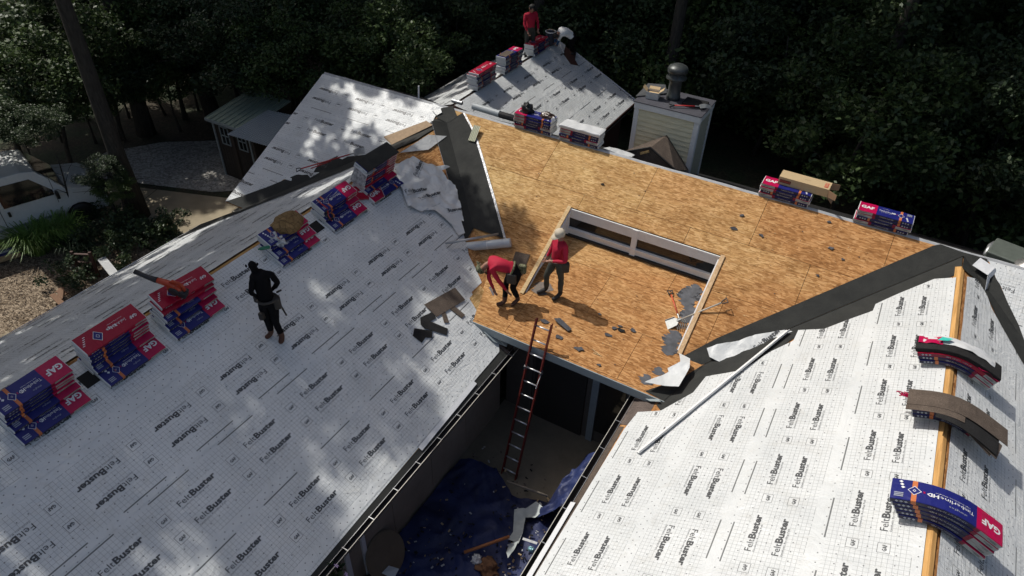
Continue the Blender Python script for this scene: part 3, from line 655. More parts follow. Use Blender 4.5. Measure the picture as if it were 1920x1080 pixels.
# outer walls
for (cx, cy, sx_, sy_, zt_) in ((xL - wLL + .4, (YEND - 4) / 2, .2, -(YEND + 4), -2.55), (xR + 4.3, (YEND2 - 4) / 2, .2, -(YEND2 + 4), -2.3), (0, 4.3, 22, .2, -2.3), (x0 + .35, 0, .2, 8.2, -2.2)):
    q = MB(); q.box((cx, cy, (GZ + zt_) / 2), (sx_, sy_, zt_ - GZ)); hp(q.build('wall', simple('cream_wall', (.3, .28, .22), .8)))
q = MB(); q.prism([(x0 + .35, -4.0, -2.2), (x0 + .35, 4.2, -2.2), (x0 + .35, 0, -.18)], (.1, 0, 0)); hp(q.build('gable_wall', M_siding))
q = MB(); q.box((xB, (2 + yB) / 2 - .2, (GZ - 2) / 2), (wB * 2 - .6, yB - 2 - .3, -2 - GZ)); q.prism([(xB - wB + .3, yB - .4, -2), (xB + wB - .3, yB - .4, -2), (xB, yB - .4, zB - .15)], (0, -5, 0)); hp(q.build('wall', M_browntrim))
q = MB(); q.beam(BR(2.5, BE + .02, -.06), BR(yB, BE + .02, -.06), .02, .16, BR.n); hp(q.build('fascia', M_browntrim)); q = MB(); q.beam(BR(2.5, BE + .08, -.09), BR(yB, BE + .08, -.09), .015, .015); hp(q.build('gutter_lip', M_alu))
q = MB(); q.beam(BR(yB + .02, .62, .02), BR(yB + .02, BE, .02), .04, .03, BR.n); hp(q.build('rake_trim', M_whitemetal))
q = MB(); q.beam(BR(yB + .02, .0, .02), BR(yB - .5, .50, .03), .03, .02, BR.n); hp(q.build('rake_trim', M_whitemetal))

# --- chimney
ch = empty('chimney', (0, 0, 0)); hp(ch)
CX0, CX1, CY0, CY1, CZT = -1.90, -.30, 1.75, 2.78, .60
q = MB(); q.box(((CX0 + CX1) / 2, (CY0 + CY1) / 2, -1), (CX1 - CX0 - .04, CY1 - CY0 - .04, 3.1)); q.build('core', M_siding, ch)
r = 0; z = CZT - .20
while z > -1.6:
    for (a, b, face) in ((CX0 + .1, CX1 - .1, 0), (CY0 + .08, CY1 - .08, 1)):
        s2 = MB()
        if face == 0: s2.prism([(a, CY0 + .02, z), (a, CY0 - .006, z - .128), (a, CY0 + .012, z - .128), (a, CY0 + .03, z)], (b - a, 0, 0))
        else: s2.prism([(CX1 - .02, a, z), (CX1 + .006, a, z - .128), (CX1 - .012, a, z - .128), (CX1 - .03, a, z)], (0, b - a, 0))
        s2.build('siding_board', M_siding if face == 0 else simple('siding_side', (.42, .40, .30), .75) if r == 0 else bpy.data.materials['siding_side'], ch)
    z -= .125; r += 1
for x in (CX0 + .05, CX1 - .05): q = MB(); q.box((x, CY0 - .005, -.5), (.115, .03, 2.1)); bevel(q.build('corner_trim', M_white, ch), .004)
for y_ in (CY0 + .05, CY1 - .05): q = MB(); q.box((CX1 + .005, y_, -.5), (.03, .105, 2.1)); q.build('corner_trim', M_white, ch)
q = MB(); q.box(((CX0 + CX1) / 2, CY0 - .022, CZT - .085), (CX1 - CX0 + .04, .035, .15)); q.box((CX1 + .022, (CY0 + CY1) / 2, CZT - .085), (.035, CY1 - CY0, .15)); bevel(q.build('top_trim', M_white, ch), .004)
q = MB(); q.box(((CX0 + CX1) / 2, (CY0 + CY1) / 2, CZT), (CX1 - CX0 + .1, CY1 - CY0 + .1, .03)); bevel(q.build('cap_pan', simple('cap_metal', (.085, .085, .10), .5, .3, .4, 4), ch), .008)
vx, vy = -1.19, 2.35
t = simple('flue_metal', (.055, .062, .062), .42, .3, .25, 6)
q = MB(); q.lathe([(.17, .0), (.17, .10), (.155, .12), (.15, .44), (.165, .46), (.165, .50), (.15, .50)], (vx, vy, CZT)); q.build('flue_pipe', t, ch, True)
q = MB(); q.lathe([(.15, .50), (.24, .52), (.25, .55), (.17, .60), (.17, .66), (.14, .67)], (vx, vy, CZT)); q.build('flue_collar', t, ch, True)
q = MB(); q.lathe([(.12, .67), (.24, .68), (.245, .76), (.22, .80), (.13, .85), (.03, .87)], (vx, vy, CZT)); q.build('flue_cap', t, ch, True)
for k in range(4): q = MB(); q.box((vx + .2 * math.cos(k * PI / 2 + .4), vy + .2 * math.sin(k * PI / 2 + .4), CZT + .62), (.02, .02, .15)); q.build('flue_bracket', t, ch)
# cricket behind the ridge, in front of the chimney
q = MB(); cy = .28; pk = (-1.0, 1.66, -.12)
q.add([(-1.75, cy + .3, -.25), (-.35, cy + .3, -.26), (-1.02, cy + .35, .08), (-1.0, 1.74, -.05), (-1.9, 1.74, -.80), (-.3, 1.74, -.80)], [(0, 1, 2), (0, 2, 3, 4), (1, 5, 3, 2)])
hp(q.build('cricket', M_sh_brown))
q = MB(); q.beam((-1.78, cy + .28, -.24), (-1.02, cy + .33, .10), .05, .02); q.beam((-1.02, cy + .33, .10), (-.33, cy + .28, -.25), .05, .02); hp(q.build('cricket_edge', M_black))
q = MB(); q.prism([(-1.22, cy + .285, -.07), (-1.02, cy + .285, .05), (-1.00, cy + .285, .0), (-1.20, cy + .285, -.12)], (0, -.006, 0)); hp(q.build('torn_board', M_osb2))

# pipe through the left end of the ridge, tall steel vent at the right
q = MB(); q.tube([(-7.188, 0.100, 0.001), (-7.164, 0.100, 0.336)], .022, 10); hp(q.build('plumbing_vent', M_whitemetal))
vb = Vector((6.359, 0.106, 0.053)); vb.y = .02; vb.z = 0
q = MB(); q.lathe([(.25, -.02), (.24, .02), (.16, .06), (.11, .16), (.10, .22), (.10, .75)], (6.62, .34, -.1), 24); hp(q.build('steel_vent', simple('vent_steel', (.55, .54, .52), .3, .8, .15), smooth=True))

# ------------------------------------------------------------------ ground
M_floor = NT('forest_floor'); t = M_floor; v = t.co(); a = t.noise(v, .35, 5, .65); b = t.noise(v, 9, 6, .75); k = t.vor(v, 14, 'Color'); sp = t.n.new('ShaderNodeSeparateColor'); t.l.new(k, sp.inputs[0])
c = t.ramp(b, [(.3, (.030, .026, .016)), (.55, (.075, .058, .036)), (.75, (.14, .11, .07))]); c = t.mix(t.ramp(a, [(.45, (0, 0, 0)), (.6, (1, 1, 1))]), c, (.028, .05, .018)); c = t.mix(.5, c, sp.outputs[0], 'MULTIPLY')
M_floor = t.out(c, .95, t.bump(b, .7, .05))
def patch(name, poly, z, mat, label=None, kind='structure', th=None):
    q = MB()
    if th: q.prism([(x, y, z) for x, y in poly], (0, 0, -th))
    else: q.add([(x, y, z) for x, y in poly], [tuple(range(len(poly)))])
    o = q.build(name, mat); tag(o, kind=kind); return o
q = MB(); n = 60
for j in range(n + 1):
    for i in range(n + 1):
        x = -260 + 520 * i / n; y = -200 + 520 * j / n; d = max(0, math.hypot(x, y) - 30); q.v.append((x, y, GZ + (noise.noise(Vector((x, y, 0)) * .03) * 1.5 * min(1, d / 40))))
for j in range(n):
    for i in range(n): q.f.append((j * (n + 1) + i, j * (n + 1) + i + 1, (j + 1) * (n + 1) + i + 1, (j + 1) * (n + 1) + i)); q.m.append(0)
tag(q.build('ground', M_floor, smooth=True), kind='structure')
t = NT('gravel'); v = t.co(); k = t.vor(v, 16, 'Color'); sp = t.n.new('ShaderNodeSeparateColor'); t.l.new(k, sp.inputs[0]); d = t.vor(v, 16)
M_gravel = t.out(t.mix(.7, t.ramp(sp.outputs[0], [(0, (.20, .19, .17)), (1, (.50, .48, .44))]), t.ramp(t.noise(v, .8, 5, .6), [(.3, (.6, .6, .6)), (.7, (1.1, 1.1, 1.1))]), 'MULTIPLY'), .95, t.bump(d, .6, .02))
t = NT('concrete'); v = t.co(); a = t.noise(v, .7, 6, .65); M_conc = t.out(t.ramp(a, [(.3, (.22, .18, .12)), (.7, (.38, .32, .22))]), .9, t.bump(t.noise(v, 30, 3), .2, .004))
t = NT('wood_chips'); v = t.co(); k = t.vor(t.map(v, (18, 40, 20), (0, 0, .5)), 1, 'Color'); sp = t.n.new('ShaderNodeSeparateColor'); t.l.new(k, sp.inputs[0]); M_mulch = t.out(t.ramp(sp.outputs[0], [(0, (.06, .04, .025)), (.5, (.20, .15, .10)), (1, (.40, .32, .23))]), .95, t.bump(sp.outputs[1], .9, .03))
z1, z2 = GZ + .03, GZ + .045
patch('gravel_yard', [(-20.3, -2.9), (-18.2, -2.2), (-15.2, -1.1), (-13.6, .2), (-13.2, 2), (-16.5, 2.2), (-18, 1.6), (-19.6, .4), (-20.6, -1.2)], z1, M_gravel)
def conc(pts):
    return patch('driveway', pts, z2, M_conc)
conc([(-24, -6.8), (-19.5, -3.0), (-16.85, -2.0), (-16.2, -4.05), (-19, -6.2), (-24, -12)]); conc([(-16.83, -1.99), (-14.0, -.95), (-12.2, -1.5), (-12.2, -3.6), (-14.2, -4.3), (-16.18, -4.03)])
patch('mulch_bed', [(-19, -6.25), (-16.2, -4.15), (-13.9, -4.4), (-11.2, -4.5), (-11.2, -12), (-16, -12)], GZ + .035, M_mulch)
for i in range(9):
    x = -13.6 + (i % 3) * .66; y = -8.9 - (i // 3) * .66
    q = MB(); q.box((x, y, GZ + .08), (.62, .62, .09)); o = q.build('paving_stone', M_conc); tag(bevel(o, .012), kind='structure')
cy_ = patch('courtyard_floor', [(-2.1, -18), (1.7, -18), (1.7, -3.9), (-2.1, -3.9)], GZ + .04, simple('courtyard_concrete', (.20, .17, .12), .9, var=.35, sc=2))

# ------------------------------------------------------------------ trees
import numpy as np
def leaves(name, centers, radii, per, size, mat, seed, up=.35, flat=.75):
    g = np.random.default_rng(seed); P = []
    for (cx, cy, cz), r in zip(centers, radii):
        n = int(per * r * r); d = g.normal(size=(n, 3)); d /= np.linalg.norm(d, axis=1)[:, None]
        rr = r * (g.random(n) ** .45)[:, None]; q = d * rr * np.array([1, 1, flat]) + np.array([cx, cy, cz]); P.append(q)
    P = np.concatenate(P); n = len(P)
    nr = g.normal(size=(n, 3)); nr[:, 2] = np.abs(nr[:, 2]) + up; nr /= np.linalg.norm(nr, axis=1)[:, None]
    a = np.cross(nr, g.normal(size=(n, 3))); a /= np.linalg.norm(a, axis=1)[:, None]; b = np.cross(nr, a)
    s = size * (.6 + .8 * g.random(n))[:, None]
    v = np.empty((n, 4, 3)); v[:, 0] = P - a * s; v[:, 1] = P + b * s * .55 - a * s * .1 + nr * s * .12; v[:, 2] = P + a * s; v[:, 3] = P - b * s * .55 - a * s * .1 + nr * s * .12
    me = bpy.data.meshes.new(name); me.vertices.add(n * 4); me.vertices.foreach_set('co', v.reshape(-1)); me.loops.add(n * 4); me.loops.foreach_set('vertex_index', np.arange(n * 4))
    me.polygons.add(n); me.polygons.foreach_set('loop_start', np.arange(n) * 4); me.polygons.foreach_set('loop_total', np.full(n, 4)); me.materials.append(mat); me.update(); return me
def crown_mesh(name, R, Hh, seed, clumps, per, size, mat, hollow=.35, rk=(.16, .34)):
    g = random.Random(seed); cs = []; rs = []
    for i in range(clumps):
        while True:
            p = Vector((g.uniform(-1, 1), g.uniform(-1, 1), g.uniform(-1, 1)))
            if hollow < p.length < 1: break
        cs.append((p.x * R, p.y * R, p.z * Hh)); rs.append(R * g.uniform(*rk))
    return leaves(name, cs, rs, per, size, mat, seed)
def trunk_mesh(name, H_, r, seed, limbs=6, crownR=3, lean=.06, z0=.35):
    g = random.Random(seed); q = MB(); dx, dy = g.uniform(-lean, lean) * H_, g.uniform(-lean, lean) * H_
    def at(k): return Vector((dx * k + .15 * math.sin(k * 5 + seed), dy * k + .12 * math.sin(k * 4 + 1), H_ * k))
    q.tube([at(k / 8) for k in range(9)], [r * 1.35] + [r * (1 - .75 * k / 8) for k in range(1, 9)], 9)
    for i in range(limbs):
        k = z0 + (1 - z0) * (i + .5) / limbs; a = i * 2.4 + g.random(); b = at(k); L = crownR * g.uniform(.5, .9); e = b + Vector((math.cos(a) * L, math.sin(a) * L, L * g.uniform(.25, .7)))
        m_ = (b + e) / 2 + Vector((0, 0, L * .12)); q.tube([b, m_, e], [r * .4 * (1.1 - k), r * .25 * (1.1 - k), r * .06], 6)
    return q.mesh(name, M_bark, True)
HIc = [crown_mesh('crown_high_%d' % i, 4.6, 3.4, 100 + i, 28, 320, .20, L_dark) for i in range(3)]
LOc = [crown_mesh('crown_low_%d' % i, 2.9, 2.3, 200 + i, 46, 520, .085, (L_dark, L_mid, L_dark, L_mid)[i]) for i in range(4)]
HIt = [trunk_mesh('trunk_high_%d' % i, 17, .26, 300 + i, 7, 4.2) for i in range(3)]
LOt = [trunk_mesh('trunk_low_%d' % i, 4.6, .09, 400 + i, 6, 2.6, .08, .3) for i in range(4)]
def tree(x, y, crown, trunk, zc_, sc, label, group, rz, tz=None, cat='tree', tsc=None):
    r = empty('leafy_tree', (x, y, GZ), rz); tag(r, label, cat, group)
    t_ = link('trunk', trunk, r); c_ = link('crown', crown, r); c_.location = (0, 0, zc_ - GZ); c_.scale = sc
    t_.scale = tsc or (1, 1, 1)
    return r
LAB_H = 'tall forest tree whose trunk stands in the dark woods, crown out of the picture'; LAB_L = 'dark leafy understory tree in the shaded woods beyond the roofs'
def shadow_ok(x, y, z, r):
    sx, sy = x + .722 * z, y - .10 * z
    return not (sx + r > -3.2 and -18 < sy < 6.5 and sx - r < 14)
g = random.Random(11); cnt = 0
for gx in range(-10, 11):
    for gy in range(0, 11):
        x = gx * 5.3 + g.uniform(-1.5, 1.5) + (gy % 2) * 2.6; y = 6 + gy * 5.3 + g.uniform(-2, 2); z = g.uniform(11, 14)
        if y < 8 and -13 < x < 14: continue
        if x < -13 and y < 9: continue
        if not shadow_ok(x, y, z, 5): continue
        if math.degrees(math.atan2(x - 3.3, y + 13.4)) < -78: continue
        if math.hypot(x - 3, y + 13) > 62: continue
        k = g.uniform(.9, 1.15)
        tree(x, y, HIc[cnt % 3], HIt[(cnt // 3) % 3], z, (k, k, k * g.uniform(.8, 1.1)), LAB_H, 'tall trees of the dark woods', g.uniform(0, 6)); cnt += 1
cnt = 0
for gx in range(-15, 14):
    for gy in range(0, 15):
        x = gx * 3.6 + g.uniform(-1.4, 1.4) + (gy % 2) * 1.8; y = 4.5 + gy * 3.6 + g.uniform(-1.4, 1.4)
        if -13 < x < -2 and y < 12: continue
        if x < -2 and y < 7.0: continue
        if x > -22 and x < -2 and y < 8.3: continue
        if x < 12 and y < 6.5: continue
        if x < -12 and y < 10.5: continue
        if -3.5 < x < 1 and y < 9.5: continue
        a_ = math.degrees(math.atan2(x - 3.3, y + 13.4)); 
        if not (-72 < a_ < 22): continue
        if math.hypot(x - 3.3, y + 13.4) > 57: continue
        k = g.uniform(.85, 1.3)
        tree(x, y, LOc[cnt % 4], LOt[(cnt // 2) % 4], g.uniform(-2.2, -.3), (k, k, k * g.uniform(.8, 1.2)), LAB_L, 'leafy trees in the dark woods', g.uniform(0, 6)); cnt += 1
# trees standing left of the frame and above it: their crowns throw the shade on the left wing
SPc = [crown_mesh('crown_sparse_%d' % i, 4.6, 3.4, 500 + i, (92, 76)[i], 620, .13, L_dark, .1, (.07, .19)) for i in range(2)]
for me_ in SPc: pass
for n_, (x, y, z, k, lb) in enumerate(((-15.75, -3.4, 11.0, .92, 'leaning dark tree between the white van and the driveway'),
                     (-16.5, -9.0, 12.2, 1.0, 'tall tree left of the house beside the mulch bed, crown above the roof'),
                     (-14.6, -14.2, 11.6, 1.05, 'tall tree at the near left end of the house'),
                     (-17.8, -6.2, 12.4, .8, 'tall tree beyond the white van'),
                     (-13.5, -20.0, 11.5, 1.0, 'tall tree behind the camera at the left wing'),
                     (-19.6, 2.9, 11.0, .85, 'tall tree beside the metal-roofed shed'),
                     (-27.5, 3.5, 12, 1.0, 'tall tree behind the gravel yard'),
                     (-24.0, 7.0, 11, 1.1, 'tall tree left of the shed at the edge of the woods'),
                     (-16.5, 8.9, 10.0, .8, 'tall tree behind the shed'),
                     (-31.0, -13.0, 10, 1.0, 'tall tree left of the white van'),
                     (-20.0, -14.0, 10, 1.1, 'tall tree outside the frame on the left'),
                     (-19.0, -10.5, 7.5, 1.0, 'tree left of the mulch bed'), (-20.5, .6, 9.5, .65, 'tree beyond the driveway'))):
    r = tree(x, y, (HIc if n_ in (4, 7, 9, 10) else SPc)[n_ % 2], HIt[n_ % 3], z, (k, k, k), lb, None, abs(x + y))

for n_, (P, k) in enumerate((((-24.139, -0.253, -1.000), 1.0), ((-20.968, -0.127, -1.000), .8), ((-20.507, 2.292, -1.000), .8), ((-19.671, -2.788, -1.000), .75), ((-16.750, 2.136, -1.000), .75), ((-17.084, 4.689, -1.000), .9),
                             ((-19.139, -4.314, -1.200), .65), ((-14.758, 2.873, -1.000), .7), ((-22.730, -3.200, -1.000), 1.1), ((-19.952, 4.232, -1.000), 1.0), ((-14.383, 5.120, -1.000), .9), ((-11.811, 4.898, -1.000), .8), ((-11.773, 8.409, -1.000), .9))):
    tree(P[0], P[1], LOc[n_ % 4], LOt[n_ % 4], P[2], (k, k, k * .9), LAB_L, 'leafy trees in the dark woods', n_ * 1.3, tsc=(.3, .3, 1) if k < .7 else None)
for n_, (P, k, lb) in enumerate((((-15.760, -4.058, -2.800), .24, 'low dark leafy branches hanging over the front of the white van'), ((-15.381, -4.013, -3.200), .20, 'small dark leafy shrub between the van wheel and the leaning trunk'), ((-16.849, -4.748, -1.200), .33, 'low dark leafy tree behind the white van roof'))):
    tree(P[0], P[1], LOc[n_], LOt[n_], P[2], (k, k, k * .8), lb, None, n_ * 1.3, tsc=(.5, .5, .55))

for n_, (P, k, z) in enumerate((((-20.730, -0.363, -4.800), .55, -2.3), ((-20.320, 0.595, -4.800), .6, -2.2), ((-19.864, 1.442, -4.800), .55, -2.3), ((-21.619, -0.945, -4.800), .6, -2.2), ((-22.584, -1.578, -4.800), .65, -2.0), ((-20.842, 3.154, -4.800), .55, -2.3), ((-21.569, 2.056, -4.800), .8, -1.8), ((-22.570, 1.094, -4.800), .8, -1.8), ((-23.550, 0.151, -4.800), .8, -1.8), ((-22.223, 4.887, -4.800), .7, -2), ((-21.872, 6.209, -4.800), .7, -2), ((-20.906, 6.860, -4.800), .6, -2.2))):
    tree(P[0], P[1], LOc[(n_ + 1) % 4], LOt[n_ % 4], z, (k, k, k * .85), LAB_L, 'leafy trees in the dark woods', n_ * 1.7, tsc=(.5, .5, .6))

# ------------------------------------------------------------------ shingle bundles
def bend_map(off, a=.20, p=.494):
    """arc over a ridge: returns f(x, z) -> (X, Z) for a bundle whose middle lies off metres past the ridge"""
    N = 200; s0 = -1.2; ds = 2.4 / N; pts = []; X = Z = 0; s = s0
    for i in range(N + 1):
        th = -math.atan(p * s / math.sqrt(s * s + a * a)); pts.append([s, X, Z, th]); X += math.cos(th) * ds; Z += math.sin(th) * ds; s += ds
    m = N // 2; X0, Z0 = pts[m][1], pts[m][2]
    def f(x, z):
        k = (x + off - s0) / ds; i = max(0, min(N - 1, int(k))); t_ = k - i; A, B = pts[i], pts[i + 1]
        X = A[1] + (B[1] - A[1]) * t_ - X0; Z = A[2] + (B[2] - A[2]) * t_ - Z0; th = A[3] + (B[3] - A[3]) * t_
        return X - math.sin(th) * z, Z + math.cos(th) * z
    return f
def bundle_geo(kind, bend=None, zoff=0.0, seed=0, TH=.068):
    """local x = reading direction of the wrapper (0 = GAF end), y = up of the lettering, z = up"""
    g = random.Random(seed); L, Wd = 1.0, .335
    xs = [0, .012, .06, .12, .2, .28, .332, .334, .40, .48, .56, .64, .72, .742, .744, .788, .79, .86, .93, .988, 1.0]
    sec = [(-.5, .12), (-.5, .86), (-.485, .985), (0, 1.02), (.485, .985), (.5, .86), (.5, .12), (.48, 0), (-.48, 0)]
    q = MB(); nS = len(sec)
    dent = [g.uniform(-.004, .004) for _ in xs]
    for i, x in enumerate(xs):
        e = .90 if i in (0, len(xs) - 1) else 1.0
        for (sy, sz) in sec:
            X = x - .5; Y = sy * Wd * (.985 if e < 1 else 1) + dent[i] * .6; Zz = (.5 + (sz - .5) * e) * TH + (dent[i] if 0 < sz else 0)
            if bend: X, Zz = bend(X, Zz + zoff)
            q.v.append((X, Y, Zz))
    for i in range(len(xs) - 1):
        xm = (xs[i] + xs[i + 1]) / 2
        for k in range(nS):
            k2 = (k + 1) % nS; side = k in (0, 5, 6, 8); top = k in (1, 2, 3, 4); bot = k == 7 or k == 6 and False
            if kind == 'blue': mi = (1 if xm < .333 else 3 if .743 < xm < .789 else 0) if top else ((6 if .03 < xm < .26 else 7 if xm < .34 else 3 if .743 < xm < .789 else 2))
            elif kind == 'red': mi = 5 if top else (6 if .03 < xm < .22 else 5 if xm < .6 else 7)
            elif kind == 'white': mi = 4
            else: mi = 9
            if k == 7: mi = 4 if kind != 'loose' else 9
            if (i == 0 or i == len(xs) - 2) and kind != 'loose': mi = 4
            q.f.append((i * nS + k, i * nS + k2, (i + 1) * nS + k2, (i + 1) * nS + k)); q.m.append(mi)
    q.f.append(tuple(range(nS - 1, -1, -1))); q.m.append(4 if kind != 'loose' else 9)
    q.f.append(tuple((len(xs) - 1) * nS + k for k in range(nS))); q.m.append(4 if kind != 'loose' else 9)
    q.f = [tuple(reversed(f)) for f in q.f]
    body = q.mesh('bundle_' + kind, WM)
    # flat print: list of sheets; top and both long sides
    pr_ = MB()
    def top(p2, mis):
        vs = []
        for x, y in p2.v:
            X = x - .5; Z = TH * 1.02 + .0035 - abs(y) * .0 ; 
            if bend: X, Z = bend(X, Z + zoff)
            vs.append((X, y, Z))
        pr_.add(vs, p2.f, [mis[m] for m in p2.m])
    def side(p2, mis, sgn):
        vs = []
        for x, y in p2.v:
            X = x - .5 if sgn < 0 else .5 - (x - 0) ; 
            if sgn > 0: X = .5 - (1 - x) if False else x - .5
            Z = y
            if bend: X, Z = bend(X, Z + zoff)
            vs.append((X, sgn * (Wd / 2 + .0045), Z))
        fs = p2.f if sgn < 0 else [tuple(reversed(f)) for f in p2.f]
        pr_.add(vs, fs, [mis[m] for m in p2.m])
    a = P2()
    if kind == 'blue':
        a.text('GAF', .045, -.045, .095, .235, .035, 0, 2)
        xe = a.text('Timberline', .365, -.012, .052, .225, .0, 0, 1); a.text('HD', .597, -.012, .052, .075, .035, 0, 1); a.text('z', .680, -.012, .04, .02, .02, 2, 1)
        a.text('High Definition Shingles', .40, -.045, .013, .22, 0, 0, 1); a.text('shingles', .42, .085, .03, .12, 0, 3, 1)
        a.ring([(.766, -.075), (.825, 0), (.766, .075), (.707, 0)], .12, 0); a.quad([(.766, -.066), (.818, 0), (.766, .066), (.714, 0)], 1); a.ring([(.766, -.02), (.782, 0), (.766, .02), (.75, 0)], .4, 0)
        for k in range(3): cx, cy = .87 + .012 * k, -.03 - .045 * k; a.quad([(cx, cy - .021), (cx + .021, cy), (cx, cy + .021), (cx - .021, cy)], 0)
        for k in range(3): a.rect(.86, .06 + .026 * k, .95, .075 + .026 * k, 3)
        top(a, [0, 1, 2, 3])
    elif kind == 'red':
        a.text('GAF', .07, .01, .05, .12, .03, 0, 1); a.text('Seal-A-', .24, -.02, .05, .15, 0, 0, 1); a.text('Ridge', .395, -.02, .05, .16, .03, 0, 1); a.text('Protective Ridge Cap Shingles', .26, -.07, .014, .24, 0, 0, 1)
        a.ring([(.70, -.10), (.78, 0), (.70, .10), (.62, 0)], .10, 0); a.quad([(.70, -.09), (.772, 0), (.70, .09), (.628, 0)], 1); a.ring([(.70, -.035), (.73, 0), (.70, .035), (.67, 0)], .3, 0)
        for k in range(5): a.rect(.84 + .02 * k, -.1 + .03 * k, .875 + .02 * k, -.088 + .03 * k, 0)
        top(a, [0, 1, 2, 3])
    if kind in ('blue', 'red'):
        s_ = P2(); s_.text('TIMBERLINE' if kind == 'blue' else 'RIDGE', .40, TH * .3, TH * .38, .2, .0, 0, 1); s_.text('HD', .61, TH * .3, TH * .38, .05, .03, 0, 1)
        for k in range(3): cx = .83 + .045 * k; s_.quad([(cx, TH * .22), (cx + .018, TH * .5), (cx, TH * .78), (cx - .018, TH * .5)], 0)
        s_.rect(.06, TH * .35, .14, TH * .42, 3); s_.rect(.06, TH * .55, .18, TH * .62, 3)
        side(s_, [3, 1, 2, 1 if False else 4], -1); side(s_, [3, 1, 2, 4], 1)
    prm = pr_.mesh('bundle_print_' + kind, [W_ink, W_blue, W_mag, simple('film_print_dim', (.30, .32, .38), .4) if 'film_print_dim' not in bpy.data.materials else bpy.data.materials['film_print_dim'], M_ink]) if pr_.f else None
    return body, prm
BG = {k: [bundle_geo(k, seed=s_) for s_ in range(n)] for k, n in (('blue', 3), ('red', 2), ('white', 1))}
ORD = ['bottom', 'second', 'third', 'fourth', 'fifth', 'sixth', 'seventh', 'eighth', 'ninth', 'tenth', 'eleventh']
KD = {'blue': 'blue and magenta shingle bundle', 'red': 'red shingle bundle', 'white': 'white shingle bundle', 'loose': 'opened dark shingle bundle'}
def bundle(kind, M, label, group, geo=None, idx=0):
    b, p = geo or BG[kind][idx % len(BG[kind])]
    o = link('shingle_bundle', b); o.matrix_world = M; tag(o, label, 'shingle bundle', group)
    if p: tag(link('wrapper_print', p, o), kind='stuff')
    return o
def level(k, n):
    if k == 0: return 'lowest'
    if k == n - 1: return 'topmost'
    return ORD[k] + ' up'
def stack(fr, u, layers, where, group, ang0=PI, h0=.028, seed=0, first_v=.53):
    """layers: list of (kind, v, h, du, dang)"""
    g = random.Random(seed); n = len(layers)
    for k, (kind, v, h, du, da) in enumerate(layers):
        M = fr.mat(u + du + g.uniform(-.012, .012), v + g.uniform(-.008, .008), h0 + h, ang0 + da + g.uniform(-.02, .02))
        bundle(kind, M, '%s, %s in stack %s' % (KD[kind], level(k, n), where), group, idx=k + seed)
GL = 'shingle bundles stacked along the left ridge'
T = .0705
def pile(n, v0=.24, reds=(), top_h=None, dv=.012, k1=.08, tall=T):
    ls = [('blue', .535, 0, 0, 0)]
    for k in range(n): ls.append(('red' if k in reds else 'blue', (v0 + k1 if k == 1 else v0) - (dv * k if k > 1 else 0), tall * k, 0, 0))
    return ls
stack(LR, -10.99, pile(6), "nearest the left photo edge", GL, seed=1)
stack(LR, -9.72, pile(7, .22, (6,), dv=.016), "topped red, left of the blower", GL, seed=2)
l3 = pile(6, .27, (4, 5), dv=.012); l3[4] = ('blue', .29, T * 3, 0, .0); l3[5] = ('red', .20, T * 4, .03, .02); l3[6] = ('red', .14, T * 5, .06, .05)
stack(LR, -8.50, l3, 'under the red leaf blower', GL, seed=3)
stack(LR, -6.15, pile(4, .26, dv=.03, k1=.12), 'under the brown muddy cloth', GL, seed=4)
stack(LR, -4.76, pile(4, .22, (), dv=.01), "with wires and strap on top", GL, seed=5)
M = LR.mat(-4.05, .33, .03 + .0, PI + .5); bundle('red', M, 'small red bundle lying askew beside the wire-topped stack', GL)
ls = pile(9, .22, (2, 5), dv=.012, k1=.10); stack(LR, -3.51, ls[:1], "below the black sheet, outermost", GL, ang0=0, seed=61)
stack(LR, -3.51, ls[1:], "under the black sheet", GL, seed=6)
M = LR.mat(-12.45, .60, .03, PI); bundle('blue', M, 'blue shingle bundle with only its magenta corner in view at the left edge', GL)
# bundles on the main ridge
GM = 'shingle bundles stacked along the main ridge'
def ridge_stack(x0_, n, where, y=.15, kinds=None, z0=.035, ang=0, seed=0):
    g = random.Random(seed)
    for k in range(n):
        kd = (kinds or ['blue'] * n)[k]
        M = Matrix.Translation((x0_ + .5 + g.uniform(-.02, .02), y + g.uniform(-.015, .015), z0 + T * k)) @ Matrix.Rotation(ang + g.uniform(-.02, .02) + (PI if k % 3 == 1 else 0), 4, 'Z') @ Matrix.Rotation(.04, 4, 'X')
        if k == n - 1: M = Matrix.Translation((x0_ + .5, y, z0 + T * k)) @ Matrix.Rotation(ang, 4, 'Z') @ Matrix.Rotation(.04, 4, 'X')
        bundle(kd, M, '%s, %s in stack %s' % (KD[kd], level(k, n), where), GM, idx=k + seed)
ridge_stack(-4.27, 5, "under the black bag", seed=11)
ridge_stack(-3.04, 5, 'under the white sheet', kinds=['blue', 'blue', 'blue', 'blue', 'white'], seed=12)
ridge_stack(1.64, 4, 'under the long cardboard box', seed=13)
ridge_stack(3.52, 4, "at the main ridge's right end", seed=14)
GB = 'shingle bundles stacked on the back roof ridge'
def back_stack(y0_, n, where, kinds, seed, zb_=0):
    g = random.Random(seed)
    for k in range(n):
        M = Matrix.Translation((xB - .05 + g.uniform(-.02, .02), y0_ + .5 + g.uniform(-.03, .03), zB + .035 + T * k + zb_)) @ Matrix.Rotation(-PI / 2 + PI * (k % 2) + g.uniform(-.03, .03), 4, 'Z')
        bundle(kinds[k], M, '%s, %s in stack %s' % (KD[kinds[k]], level(k, n), where), GB, idx=k + seed)
back_stack(2.05, 7, "nearest on the back roof", ['blue'] * 5 + ['red', 'red'], 21)
back_stack(3.55, 7, "in the middle, back roof", ['blue'] * 7, 22)
back_stack(5.30, 5, "beside the bucket, back roof", ['blue'] * 4 + ['red'], 23)
